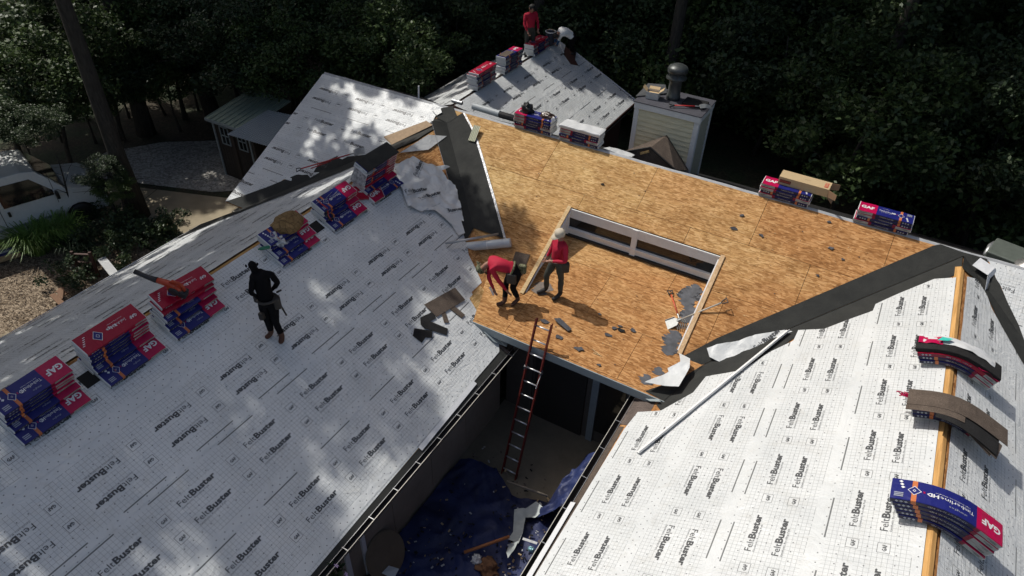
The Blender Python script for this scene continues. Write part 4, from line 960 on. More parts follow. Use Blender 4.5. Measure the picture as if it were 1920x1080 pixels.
# bundles draped over the right ridge
GR = 'shingle bundles draped over the right ridge'
def draped(y, n, where, offs, kinds, ang=PI, rz=0.0, seed=0):
    g = random.Random(seed)
    for k in range(n):
        bf = bend_map(offs[k]); geo = bundle_geo(kinds[k], bf, .026 + T * k, seed + k)
        M = Matrix.Translation((xR, y + g.uniform(-.015, .015), zR)) @ Matrix.Rotation(ang + rz + g.uniform(-.015, .015), 4, 'Z')
        bundle(kinds[k], M, '%s, bent, %s in stack %s' % (KD[kinds[k]], level(k, n), where), GR, geo)
draped(-6.52, 5, 'nearest the camera', [-.12, -.10, -.09, -.07, -.05], ['blue'] * 5, seed=31)
draped(-4.62, 3, "under the bare brown shingles", [-.10, -.10, -.08], ['blue'] * 3, seed=32)
draped(-3.36, 4, 'with the torn open top bundle', [-.08, -.07, -.06, -.05], ['blue', 'blue', 'red', 'loose'], seed=33)
# bare shingles fanned over the middle stack
def arc_shingle(name, y0_, y1_, offx0, offx1, z, mat, label, M0=None, group=None, rz=0, lift=0):
    bf = bend_map(0); q = MB(); n = 14
    for i in range(n + 1):
        s = offx0 + (offx1 - offx0) * i / n; X, Z = bf(s, z + lift * (s - offx0)); X2, Z2 = bf(s, z + .006 + lift * (s - offx0))
        q.v += [(X, y0_, Z), (X, y1_, Z), (X2, y1_, Z2), (X2, y0_, Z2)]
    for i in range(n):
        for k in range(4): q.f.append((i * 4 + k, i * 4 + (k + 1) % 4, i * 4 + 4 + (k + 1) % 4, i * 4 + 4 + k)); q.m.append(0)
    q.f += [(3, 2, 1, 0), tuple(n * 4 + k for k in range(4))]; q.m += [0, 0]
    o = q.build(name, mat); o.matrix_world = Matrix.Translation((xR, -4.62, zR)) @ Matrix.Rotation(rz, 4, 'Z'); tag(o, label, 'shingle', group); return o
zz = .03 + T * 3
for i, (a, b, y0_, y1_, rz, li, m_, lb) in enumerate(((-.44, .68, -.20, .13, .0, 0, M_sh_brown, 'long brown shingle draped on top of the middle stack on the right ridge'),
                                       (-.44, .10, -.32, -.02, -.02, 0, M_sh_brown, 'brown shingle lying lower left on the middle draped stack'),
                                       (-.10, .58, -.42, -.10, -.10, 0, M_sh_black, 'black shingle hanging off the near side of the middle draped stack'),
                                       (-.02, .66, -.36, -.05, -.22, 0, M_sh_brown, 'brown shingle fanned out toward the camera on the middle draped stack'),
                                       (.0, .62, -.30, -.03, -.34, 0, M_sh_brown, 'brown shingle turned most askew on the middle draped stack'))):
    arc_shingle('loose_shingle', y0_, y1_, a, b, zz + .045 - .008 * i, m_, lb, rz=rz, group='bare shingles on the middle draped stack')
# torn wrapper on the far draped stack
def arc_sheet(y0_, y1_, a, b, z, mat, label, yc_, wob, seed, cat='plastic wrapper', name='torn_wrapper'):
    bf = bend_map(0); q = MB(); n, m_ = 22, 7
    for i in range(n + 1):
        for j in range(m_ + 1):
            s = a + (b - a) * i / n; y = y0_ + (y1_ - y0_) * j / m_; nn = noise.noise(Vector((s * 6, y * 9, seed)))
            edge_ = .03 * noise.noise(Vector((s * 9, j * .1, seed + 4))) if j in (0, m_) else 0
            X, Z = bf(s, z + wob * abs(nn)); q.v.append((X, y + edge_, Z))
    for i in range(n):
        for j in range(m_): q.f.append((i * (m_ + 1) + j, (i + 1) * (m_ + 1) + j, (i + 1) * (m_ + 1) + j + 1, i * (m_ + 1) + j + 1)); q.m.append(0)
    o = q.build(name, mat, smooth=True); o.location = (xR, yc_, zR); tag(o, label, cat); return o
arc_sheet(.0, .17, -.36, .42, .03 + T * 4, W_white, 'torn white wrapper on the open top bundle of the far draped stack', -3.36, .05, 3)
arc_sheet(-.02, .15, -.42, -.14, .036 + T * 4, W_mag, 'magenta torn wrapper end on the far draped stack', -3.36, .04, 8)
q = MB(); bf = bend_map(0); pp = [(-.20, .0), (-.10, .02), (-.06, .09), (-.15, .10)]; q.add([(bf(a, .09 + T * 4)[0], b, bf(a, .09 + T * 4)[1]) for a, b in pp], [(0, 1, 2, 3)]); o = q.build('wrapper_patch', W_teal); o.location = (xR, -3.36, zR); tag(o, 'small teal patch on the torn wrapper of the far draped stack', 'wrapper piece')
arc_sheet(-.17, -.06, .22, .56, .03 + T * 3.1, W_mag, 'magenta wrapper folded over the near side of the far draped stack', -3.36, .04, 5)
q = MB(); r_ = random.Random(5)
for i in range(9):
    a = Vector((-.42 - .02 * i * .4, .02 + .03 * math.sin(i), .03 + T * 2.5)); q.tube([a, a + Vector((-.06 - .01 * i, .02 * math.cos(i * 2), .03 * math.sin(i * 1.7))), a + Vector((-.13 - .006 * i, .035 * math.sin(i * 2.2), .01))], .008, 5)
o = q.build('torn_strip', W_mag); o.location = (xR - .02, -4.62, zR - .12); tag(o, 'shredded magenta wrapper strip sticking out of the middle draped stack', 'plastic strip')

# ------------------------------------------------------------------ things lying on the stacks
def blob(name, fr, u, v, h, ru, rv, rh, mat, label, cat, seed=0, rough=.35, ang=0, n=(28, 14), group=None):
    q = MB(); nu, nv = n
    for j in range(nv + 1):
        ph = PI / 2 * (1 - j / nv) if True else 0
        for i in range(nu):
            a = 2 * PI * i / nu; d = Vector((math.cos(a) * math.cos(ph), math.sin(a) * math.cos(ph), math.sin(ph))); k = 1 + rough * (noise.noise(d * 2.2 + Vector((seed, 0, 0)))) + rough * .4 * noise.noise(d * 6 + Vector((seed, 3, 0)))
            q.v.append((d.x * ru * k, d.y * rv * k, d.z * rh * k))
    for j in range(nv):
        for i in range(nu): q.f.append((j * nu + i, j * nu + (i + 1) % nu, (j + 1) * nu + (i + 1) % nu, (j + 1) * nu + i)); q.m.append(0)
    q.f = [tuple(reversed(f)) for f in q.f]
    o = q.build(name, mat, smooth=True); o.matrix_world = fr.mat(u, v, h, ang); tag(o, label, cat, group); return o
t = NT('muddy_cloth'); v = t.co(); a = t.noise(v, 5, 6, .65, dist=1); b_ = t.vor(t.map(v, (9, 9, 9)), 1, 'Distance', 'DISTANCE_TO_EDGE')
M_mud = t.out(t.mix(.8, t.ramp(a, [(.3, (.14, .085, .03)), (.7, (.30, .19, .08))]), t.ramp(b_, [(.0, (.3, .25, .2)), (.06, (1, 1, 1))]), 'MULTIPLY'), .9, t.bump(a, 1, .04))
blob('muddy_cloth', LR, -6.02, .14, .03 + T * 4, .34, .23, .10, M_mud, 'brown caked cloth on top of the fourth stack on the left ridge', 'cloth', 2, .25)
t = NT('clear_film'); v = t.co(); M_clear = t.out(t.ramp(t.noise(v, 11, 5, .7), [(.35, (.2, .21, .22)), (.65, (.7, .72, .72))]), .15, t.bump(t.noise(v, 12, 4), 1, .03), spec=.8)
blob('clear_bag', LR, -6.42, .27, .03 + T * 3, .13, .17, .08, M_clear, 'crumpled clear plastic bag beside the brown cloth', 'plastic bag', 6, .6)
M_green = simple('bottle_green', (.02, .16, .09), .15, var=.2)
q = MB(); q.lathe([(.0, 0), (.032, .002), (.034, .02), (.034, .14), (.028, .17), (.013, .20), (.013, .225), (.0, .226)], n=14); b = q.build('green_bottle', M_green, smooth=True); b.matrix_world = LR.mat(-6.66, .32, .03 + T * 3 + .03, PI + .4) @ Matrix.Rotation(PI / 2, 4, 'Y'); tag(b, 'green plastic bottle at the left end of the stack with the brown cloth', 'bottle')
q = MB(); q.lathe([(.0, 0), (.017, .0), (.017, .02), (.0, .02)], (0, 0, .222), 10); q.build('bottle_cap', M_white, b)
# blower
M_orange = simple('blower_orange', (.42, .045, .012), .4, var=.1); M_rub = simple('dark_rubber', (.02, .02, .022), .55)
bl = empty('leaf_blower'); tag(bl, 'orange-red leaf blower with dark grey nozzle lying on the third stack', 'leaf blower')
bl.matrix_world = LR.mat(-8.62, .19, .03 + T * 6 + .005, -1.95)
def sub(mb, name, mat, par, smooth=True): o = mb.build(name, mat, par, smooth); return o
q = MB(); q.lathe([(.02, -.055), (.11, -.05), (.13, -.03), (.13, .03), (.11, .05), (.02, .055)], n=24, M=Matrix.Translation((0, 0, .135)) @ Matrix.Rotation(PI / 2, 4, 'X')); sub(q, 'fan_housing', M_orange, bl)
q = MB(); q.lathe([(.02, -.068), (.085, -.064), (.09, -.055), (.09, -.05)], n=20, M=Matrix.Translation((0, 0, .135)) @ Matrix.Rotation(PI / 2, 4, 'X')); sub(q, 'air_intake', M_rub, bl)
q = MB(); q.tube([(0, 0, .225), (.10, 0, .22), (.22, 0, .20), (.30, 0, .185)], [.055, .055, .05, .047], 14); sub(q, 'outlet', M_orange, bl)
q = MB(); q.tube([(.29, 0, .187), (.36, 0, .17), (.50, 0, .16), (.66, 0, .17)], [.05, .045, .036, .040], 14); sub(q, 'nozzle', M_rub, bl)
q = MB(); q.tube([(.10, 0, .27), (.06, 0, .33), (-.04, 0, .35), (-.12, 0, .30), (-.14, 0, .22)], [.018, .022, .022, .022, .03], 10); sub(q, 'handle', M_orange, bl)
q = MB(); q.box((-.13, 0, .13), (.13, .13, .15)); bevel(q.build('engine_cover', M_rub, bl), .02, 3)
# wires and strap on the fifth stack
t5 = LR.mat(-4.95, .18, .03 + T * 4 + .002, PI)
q = MB()
for i in range(7):
    a = Vector((-.30 + .09 * i, -.05 + .03 * math.sin(i * 2), 0)); q.tube([a, a + Vector((.01, .02, .10)), a + Vector((.05, .06, .17 + .02 * math.sin(i))), a + Vector((.09, .02, .02))], .003, 5)
o = q.build('bent_wires', M_galv); o.matrix_world = t5; tag(o, 'bunch of bent thin metal wires standing on the fifth stack', 'wires')
q = MB(); q.tube([(.20, -.12, .02), (.22, .0, .03), (.18, .14, .0), (.22, .24, -.12), (.19, .33, -.20)], .012, 8); o = q.build('red_strap', simple('strap_red', (.45, .04, .02), .5)); o.matrix_world = t5; tag(o, 'orange-red strap hanging over the fifth stack', 'strap')
q = MB(); q.tube([(.24, .16, .0), (.27, .22, -.06), (.24, .30, -.15), (.16, .33, -.19), (.14, .25, -.1)], .014, 8); o = q.build('black_strap_coil', M_black); o.matrix_world = t5; tag(o, 'black coiled strap at the left end of the fifth stack', 'strap')
# black sheet and white paper on the sixth stack
def drape(name, M, w_, d_, drops, mat, label, cat, amp=.012, n=(22, 16), seed=0):
    q = MB(); nx, ny = n
    for j in range(ny + 1):
        for i in range(nx + 1):
            x = (i / nx - .5) * w_; y = (j / ny - .5) * d_; z = amp * noise.noise(Vector((x * 5, y * 6, seed)))
            L_, R__, F__, B__ = drops; hx, hy = .505, .17
            if x < -hx: z -= min((-hx - x), L_); x = -hx - .012
            if x > hx: z -= min((x - hx), R__); x = hx + .012
            if y > hy: z -= min((y - hy), F__); y = hy + .012 + .01 * noise.noise(Vector((x * 9, z * 5, seed)))
            if y < -hy: z -= min((-hy - y), B__); y = -hy - .012
            q.v.append((x, y, z))
    for j in range(ny):
        for i in range(nx): q.f.append((j * (nx + 1) + i, j * (nx + 1) + i + 1, (j + 1) * (nx + 1) + i + 1, (j + 1) * (nx + 1) + i)); q.m.append(0)
    o = q.build(name, mat, smooth=True); o.matrix_world = M; tag(o, label, cat); return o
drape('black_sheet', LR.mat(-3.48, .12, .03 + T * 9 + .012, PI), 1.02, .36, (0, 0, .05, .2), M_mem, 'matt black sheet covering the top of the sixth stack', 'sheet')
drape('white_paper', LR.mat(-3.90, .155, .03 + T * 8 + .015, PI), .34, .36, (0, .0, .0, .0), M_feltback, 'white paper under the black sheet on the sixth stack', 'paper', .02)
q = MB()
for i in range(10):
    for j in range(9):
        q.v.append((.515 + .02 * noise.noise(Vector((i * .5, j * .5, 2))), -.17 + .34 * i / 9, -.52 + .5 * j / 8))
for i in range(9):
    for j in range(8): q.f.append((i * 9 + j, (i + 1) * 9 + j, (i + 1) * 9 + j + 1, i * 9 + j + 1)); q.m.append(0)
o = q.build('white_wrap', M_clear, smooth=True); o.matrix_world = LR.mat(-3.51, .16, .03 + T * 9, PI); tag(o, 'white crinkled wrap hanging down the near end of the sixth stack', 'plastic wrap')
# main ridge: black bag, dark helmet, white sheet, cardboard box
WF = Fr((0, 0, 0), (1, 0, 0), (0, 1, 0))
blob('black_bag', WF, -4.03, .17, .035 + T * 5, .15, .12, .19, M_black, 'black bag on the left end of the ridge stack', 'bag', 3, .7)
blob('dark_bundle_cloth', WF, -3.46, .17, .035 + T * 5, .20, .12, .10, simple('brown_glossy', (.06, .035, .025), .3), 'dark brown glossy cloth on the ridge stack with the black bag', 'cloth', 5, .4)
blob('grey_cup', WF, -3.29, .12, .035 + T * 5, .06, .06, .07, M_whitemetal, 'small white cup at the right end of the ridge stack with the black bag', 'cup', 7, .1)
drape('white_sheet', Matrix.Translation((-2.54, .15, .035 + T * 5 + .012)), 1.04, .46, (.02, .02, .0, .06), W_white, 'white wrinkled sheet over the second stack on the main ridge', 'sheet', .03, seed=3)
M_card = simple('cardboard', (.46, .34, .19), .85, var=.12, sc=4, bump=.05); M_cardi = simple('cardboard_inside', (.30, .19, .11), .85, var=.1)
bx = empty('cardboard_box'); tag(bx, 'long open cardboard box lying on the third ridge stack', 'box'); bx.matrix_world = Matrix.Translation((2.42, .26, .035 + T * 4 + .003)) @ Matrix.Rotation(-.02, 4, 'Z')
w2, d2, h2 = .98, .33, .17
q = MB(); q.box((0, 0, h2 - .003), (w2, d2, .006)); q.box((0, 0, .003), (w2, d2, .006)); q.box((0, -d2 / 2 + .003, h2 / 2), (w2, .006, h2 - .013)); q.box((0, d2 / 2 - .003, h2 / 2), (w2, .006, h2 - .013)); q.box((-w2 / 2 + .003, 0, h2 / 2), (.006, d2 - .013, h2 - .013)); q.build('carton', M_card, bx)
q = MB(); q.prism([(w2 / 2, -d2 / 2, .01), (w2 / 2, -d2 / 2, h2 - .01), (w2 / 2 + .17, -d2 / 2 - .09, h2 - .03), (w2 / 2 + .17, -d2 / 2 - .09, .02)], (.004, .006, 0)); q.build('flap', M_cardi, bx)
q = MB(); q.prism([(w2 / 2, d2 / 2, .01), (w2 / 2, d2 / 2, h2 - .01), (w2 / 2 + .15, d2 / 2 + .02, h2 - .01), (w2 / 2 + .15, d2 / 2 + .02, .03)], (.004, .006, 0)); q.build('flap', M_cardi, bx)
q = MB(); q.prism([(w2 / 2, -.15, 0), (w2 / 2, .15, 0), (w2 / 2 + .12, .14, -.13), (w2 / 2 + .12, -.14, -.13)], (.005, 0, .005)); q.build('flap', M_cardi, bx)
W_cred = simple('print_red', (.48, .07, .04), .7); W_cdk = simple('print_dark_red', (.14, .03, .02), .7)
a = P2(); a.rect(.38, -.11, .45, .09, 0); q = MB(); q.add([(x, y, h2 + .004) for x, y in a.v], a.f, 0); q.add([(x, -d2 / 2 - .004, y) for x, y in ((-.46, .05), (-.24, .05), (-.24, .12), (-.46, .12))], [(0, 1, 2, 3)], 1)
a = P2(); a.text('GAF', -.085, -.43, .038, .16, .02); q.add([(-y, x, h2 + .007) for x, y in a.v], a.f, 2); a = P2(); a.text('COBRA', -.45, .068, .034, .2, .02); q.add([(x, -d2 / 2 - .007, y) for x, y in a.v], a.f, 0); q.build('box_print', [W_cred, W_cdk, M_card], bx)
q = MB(); q.prism([(-.02, -.01, h2 + .004), (.10, -.005, h2 + .004), (.10, .0, h2 + .004), (-.02, -.004, h2 + .004)], (0, 0, .001)); q.build('slot', M_cardi, bx)
# roll of white felt and black ridge vent roll behind the ridge
def roll(name, a, b, r, mat, label, cat, core=None):
    e = empty(name); tag(e, label, cat); a = Vector(a); b = Vector(b); q = MB(); d = (b - a).normalized()
    q.tube([a, b], r, 24, caps=False); q.tube([a, b], r * .32, 16, caps=False)
    o = q.build('rolled_sheet', mat, e, True)
    q = MB(); x = Vector((0, 0, 1)).cross(d).normalized(); y = d.cross(x)
    for P, s_ in ((a, 1), (b, -1)):
        n = 24; base = len(q.v)
        for rr in (r, r * .32): q.v += [P + (x * math.cos(2 * PI * k / n) + y * math.sin(2 * PI * k / n)) * rr for k in range(n)]
        for k in range(n): q.f.append((base + k, base + (k + 1) % n, base + n + (k + 1) % n, base + n + k)); q.m.append(0)
    q.build('roll_end', core or mat, e); return e
roll('felt_roll', (-5.66, .34, .07), (-4.88, .34, .05), .085, simple('roll_grey_white', (.36, .39, .40), .5, var=.15), 'grey-white roll of felt lying behind the main ridge', 'roll')
e = empty('ridge_vent_roll', (0, 0, 0)); tag(e, 'black ribbed roll of ridge vent behind the main ridge', 'roll'); q = MB(); q.tube([(-4.86, .33, .045), (-4.36, .33, .03)], .075, 20); q.build('rolled_sheet', M_rub, e, True)
for k in range(16): q = MB(); q.tube([(-4.85 + .031 * k, .33, .045), (-4.84 + .031 * k, .33, .0445)], .082, 18); q.build('rib', M_rub, e)
roll('small_grey_roll', (-6.35, .42, .02), (-6.05, .42, .02), .05, M_galv, 'small grey roll behind the ridge near the pipe', 'roll')
# white membrane roll and pole on the near left valley
A = Vector((-3.660, -3.122, -1.563)) + Vector((0, 0, .10)); B = Vector((-2.747, -2.702, -1.353)) + Vector((0, 0, .10))
roll('membrane_roll', A, B, .10, simple('roll_white', (.50, .54, .56), .4, var=.12), 'thick pale grey roll of membrane at the end of the black valley strip', 'roll', M_white)
q = MB(); q.tube([(A + B) / 2 + (A - B).normalized() * .008, (A + B) / 2 - (A - B).normalized() * .008], .102, 24); o = q.build('roll_seam', M_white); o.parent = bpy.data.objects['membrane_roll']
q = MB(); P0 = Vector((-3.834, -3.599, -1.272)) + Vector((0, 0, .12)); P1 = Vector((-3.086, -2.661, -1.332)) + Vector((0, 0, .16)); q.tube([P0, P1], .026, 12); o = q.build('grey_pole', M_galv, smooth=True); tag(o, 'thin grey metal pole lying behind the pale membrane roll', 'pole')
# cream corrugated flashing scrap on the membrane
q = MB(); P0 = Vector((-5.100, -0.711, -0.356)); P1 = Vector((-5.166, -0.342, -0.171)); d = (P1 - P0); d.normalize(); sd_ = Vector((1, 0, 0)); n = 9
for i in range(n + 1):
    z = .05 + .03 * (i % 2) + .012 * i / n
    for P in (P0, P1): q.v.append(P + sd_ * (.02 + .022 * i - .06) + Vector((0, 0, z + (.05 if P is P1 else 0))))
for i in range(n): q.f.append((2 * i, 2 * i + 2, 2 * i + 3, 2 * i + 1)); q.m.append(0)
o = q.build('corrugated_scrap', simple('cream_plastic', (.62, .62, .48), .5, var=.08)); md = o.modifiers.new('s', 'SOLIDIFY'); md.thickness = .004; tag(o, 'cream ribbed plastic scrap lying on the black valley strip', 'scrap')

# ------------------------------------------------------------------ loose felt flaps, scraps and shingle pieces
def crease(u, v, f, seed):
    t_ = 0
    for i, (th, k, w_) in enumerate(((.5, 1.0, .5), (1.9, 1.35, .35), (2.7, .8, .4), (1.2, 2.6, .14))):
        a = f * k * (u * math.cos(th + seed) + v * math.sin(th + seed)) + .55 * noise.noise(Vector((u * f * .6, v * f * .6, seed + i)))
        tri = abs((a % 1.0) - .5) * 2; m_ = max(0, min(1, .5 + 1.6 * noise.noise(Vector((u * f * .45 + 7 * i, v * f * .45, seed + 2)))))
        t_ += w_ * tri * m_
    return t_
def flap(fr, poly, h, label, amp=.08, f=6, seed=0, base=.02, name='felt_flap', mat=None, cat='felt scrap', step=.035, uvo=(0, 0), rot=0, words=(), part=False):
    g_ = lambda u, v: base + amp * (.9 * crease(u, v, f * .42, seed) + .22 * crease(u, v, f * 1.1, seed + 5))
    ca, sa = math.cos(rot), math.sin(rot)
    o = sheet(fr, poly, h, name, mat or M_felt, None, lambda u, v: (u * ca - v * sa + uvo[0], u * sa + v * ca + uvo[1]), step=step, amp=0, wob=g_)
    sg_ = 1 if fr.du.cross(fr.dv).dot(fr.n) > 0 else -1
    q = MB()
    for (wu, wv, wr) in words:
        cw, sw = math.cos(wr), math.sin(wr); vs = [(wu + x * cw - sg_ * y * sw, wv + x * sw + sg_ * y * cw) for x, y in word.v]
        keep = [f_ for f_ in word.f if inside(poly, (sum(vs[i][0] for i in f_) / len(f_), sum(vs[i][1] for i in f_) / len(f_)))]
        if keep: q.add([fr(a, b, h + g_(a, b) + .007) for a, b in vs], keep, 0)
    if q.f: tag(q.build('print', M_ink, o), kind='stuff')
    if part: hp(o); return o
    return tag(o, label, cat)
flap(LR, [(-2.819, 0.273), (-2.176, 0.299), (-2.044, 0.655), (-1.634, 1.037), (-1.921, 0.989), (-2.038, 1.243), (-2.013, 1.453), (-2.216, 1.702), (-2.454, 1.974), (-2.686, 2.241), (-2.805, 2.044), (-2.764, 1.569), (-3.290, 1.476), (-3.481, 1.195)], .028, 'crumpled sheet of printed felt heaped by the sixth stack', .14, 6.5, 1, .01, step=.04, uvo=(.3, 2.1), words=[(-3.25, .95, .35), (-3.1, 1.25, .3), (-2.6, .75, -.4), (-3.0, 1.75, .5)])
flap(LR, [(-2.764, 1.569), (-2.563, 1.991), (-2.944, 2.461), (-3.132, 2.412), (-3.022, 2.127), (-3.035, 1.620), (-3.266, 1.457)], .034, 'loose felt edge curling below the crumpled heap', .09, 4, 4, .01, uvo=(.5, 1.3))
flap(MF, [(1.919, 3.661), (2.072, 3.512), (2.401, 3.288), (2.626, 3.062), (3.075, 2.765), (3.353, 2.718), (3.291, 2.827), (2.914, 3.175), (2.630, 3.507), (2.513, 3.604), (2.295, 3.839), (2.029, 3.814)], .022, 'torn printed felt flap on the right valley strip by the white metal strip', .08, 6, 7, .02, uvo=(-2.2, .5), rot=1.1, words=[(2.75, 3.35, -1.1)])
flap(LO, [(1.501, 0.082), (1.734, 0.144), (1.803, 0.388), (1.780, 0.873), (1.508, 0.964), (1.200, 1.048), (1.488, 0.596), (1.444, 0.536), (1.604, 0.326)], .05, 'curled white felt scrap at the lower end of the right valley', .16, 3, 9, .03, uvo=(.2, .33), rot=1.2)
o = flap(MF, [(-6.641, 0.006), (-6.394, 0.058), (-6.238, 0.210), (-6.328, 0.330), (-6.569, 0.205)], .02, 'small lifted felt corner by the apex of the left valley', .08, 5, 3, .02)
# white metal strip across the right wing
q = MB(); P0 = Vector((1.703, -6.042, -1.912)) + RL.n * .05; P1 = Vector((3.140, -2.543, -1.273)) + Vector((0, 0, .14)); q.beam(P0, P1, .075, .006, RL.n); d = (P1 - P0).normalized(); sv = RL.n.cross(d).normalized(); q.beam(P0 + sv * .037 - RL.n * .02, P1 + sv * .037 - RL.n * .02, .006, .045, RL.n); q.beam(P0 - sv * .037 + RL.n * .02, P1 - sv * .037 + RL.n * .02, .006, .04, RL.n)
tag(bevel(q.build('metal_strip', simple('strip_white', (.78, .78, .76), .4, 0, .05)), .002), 'long white metal flashing strip lying across the right wing felt', 'metal strip')
# bent white flashing near the top of the right valley
q = MB(); P = Vector((5.834, -0.252, -0.126)); q.prism([P + Vector(c) for c in ((-.17, -.06, .10), (.10, -.18, .06), (.20, .08, .10), (-.07, .18, .16))], (0, 0, .004)); q.prism([P + Vector(c) for c in ((.10, -.18, .06), (.20, .08, .10), (.26, .10, .02), (.16, -.16, -.0))], (.004, 0, 0)); q.prism([P + Vector(c) for c in ((.10, -.20, .06), (.16, -.17, .0), (.16, -.42, -.17), (.13, -.44, -.10))], (.004, 0, 0))
tag(q.build('bent_flashing', M_whitemetal), 'bent piece of white flashing on the black strip at the right ridge end', 'metal piece')
# shingle scraps on the left wing
def shp(fr, pts, h, mat, label, th=.006, group=None, name='shingle_piece'): o = slab(fr, pts, h - th, h, name, mat, None); return tag(o, label, 'shingle', group)
SG = 'shingle pieces on the left wing felt'
shp(LR, [(-5.165, 3.016), (-4.306, 3.193), (-4.380, 3.525), (-5.188, 3.372)], .040, M_sh_brown, 'large brown shingle lying on top of the scraps on the left wing', group=SG)
shp(LR, [(-4.816, 3.444), (-4.682, 3.473), (-4.679, 3.743), (-4.796, 3.743)], .034, M_sh_brown, 'small brown strip sticking out to the right of the large brown shingle', group=SG)
shp(LR, [(-5.039, 3.385), (-4.947, 3.414), (-5.089, 3.621), (-5.177, 3.561)], .034, M_sh_brown, 'short brown strip below the large brown shingle', group=SG)
shp(LR, [(-5.462, 3.153), (-5.157, 3.236), (-5.217, 3.380), (-5.370, 3.345), (-5.227, 3.696), (-5.362, 3.771), (-5.588, 3.364), (-5.579, 3.260)], .034, M_sh_black, 'black L-shaped shingle under the large brown one', group=SG)
shp(LR, [(-5.745, 3.227), (-5.512, 3.511), (-5.645, 3.600), (-5.734, 3.506), (-5.884, 3.529), (-5.900, 3.311)], .034, M_sh_black, 'black shingle piece lying lowest left of the scraps', group=SG)
for i, (u_, lb) in enumerate(((0, 'thin grout like line'),)): pass
shp(MF, [(-2.571, 3.098), (-2.235, 3.054), (-2.160, 3.574), (-2.476, 3.574)], .014, M_sh_brown, 'brown shingle behind the bending man')
RG = 'torn shingle scraps on the bare boards'
def bits(fr, lst):
    for i, (p, r, sd_, lb, m_) in enumerate(lst):
        o = ragged(fr, p[0], p[1], r, r * .55, .012, 'shingle_scrap', m_, sd_, 9, .55, th=.006)
        c_ = fr(p[0], p[1], .022); Mx = Matrix.Translation(c_) @ Matrix.Rotation(.16 * math.sin(i * 3 + 1), 4, 'X') @ Matrix.Rotation(.16 * math.cos(i * 5), 4, 'Y') @ Matrix.Translation(-c_ + fr.n * .010)
        o.matrix_world = Mx; tag(o, lb, 'shingle scrap', RG)
bits(LO, (((0.104, 0.221), .10, 1, 'largest torn scrap left of the group below the standing man', M_sh_grey), ((0.141, 0.000), .09, 2, 'flat grey scrap at the top left of the scrap group', M_sh_grey), ((0.275, -0.007), .10, 3, 'bent scrap in the middle of the scrap group', M_sh_black), ((0.221, -0.104), .06, 4, 'thin dark scrap at the top of the scrap group', M_sh_grey), ((0.493, -0.106), .11, 5, 'long grey scrap at the right of the scrap group', M_sh_grey),
          ((-1.148, 0.483), .13, 6, 'grey scrap left of the ladder top', M_sh_grey), ((-0.725, 0.715), .10, 7, 'dark grey scrap right of the ladder rail', M_sh_grey), ((-0.242, 0.794), .13, 8, 'long flat grey scrap near the courtyard eave', M_sh_grey), ((0.259, 0.966), .06, 9, 'small greenish scrap near the courtyard eave', M_sh_grey), ((-0.266, -0.200), .0001 + .05, 12, 'scrap beside the shadow of the standing man', M_sh_grey)))
bits(MF, (((1.467, 0.948), .10, 21, 'dark scrap right of the clerestory corner', M_sh_grey), ((2.025, 0.915), .07, 22, 'small dark scrap right along the bare boards', M_sh_grey), ((1.509, 0.598), .07, 23, 'thin dark scrap above the clerestory corner', M_sh_grey), ((3.322, 0.737), .08, 24, 'dark scrap below the right ridge stacks', M_sh_grey), ((3.590, 0.904), .05, 25, 'small scrap toward the right valley', M_sh_grey), ((3.273, 1.410), .05, 26, 'tiny scrap beside the right valley strip', M_sh_grey), ((3.121, 0.163), .06, 27, 'flat scrap just below the main ridge cap', M_sh_grey), ((-1.536, 0.837), .05, 28, 'small dark scrap on the yellow boards', M_sh_black)))
q = MB(); P = Vector((-0.925, -3.918, -1.827)); q.prism([P + Vector(c) for c in ((-.10, .04, .05), (.02, .07, .09), (.34, -.04, .03), (.30, -.12, .015), (-.02, -.02, .05))], (0, 0, .008)); tag(q.build('curled_shingle', M_sh_grey), 'curled grey shingle strip at the top right of the ladder', 'shingle scrap')
for i, (p, q_) in enumerate((((-0.024, -4.194, -1.872), (0.217, -4.272, -1.884)), ((0.034, -4.266, -1.883), (0.170, -4.268, -1.883)))):
    m_ = MB(); m_.beam(Vector(p) + Vector((0, 0, .01)), Vector(q_) + Vector((0, 0, .01)), .012, .01); tag(m_.build('wood_sliver', M_lumX), ('long' if i == 0 else 'short') + ' pale wood sliver near the courtyard eave', 'wood sliver', 'pale wood slivers on the boards')
rr_ = random.Random(91); 
q = MB()
for i in range(120):
    u = rr_.uniform(-4.5, 4.8); y = rr_.uniform(-4.4, -.2); 
    if u > vrx(y) - .3 or u < vlx(y) + .3: continue
    innotch = NX0 < u < NX1 and y < NY
    z = (mval(y) if (y > -yc and not innotch) else zc + pc * (y + yc)) + .006
    s_ = rr_.uniform(.006, .016); q.box((u, y, z), (s_ * rr_.uniform(1, 2.5), s_, .006), Matrix.Identity(4), rr_.choice((0, 0, 1)))
tag(q.build('wood_chips', [M_lumX, M_sh_grey]), kind='stuff')

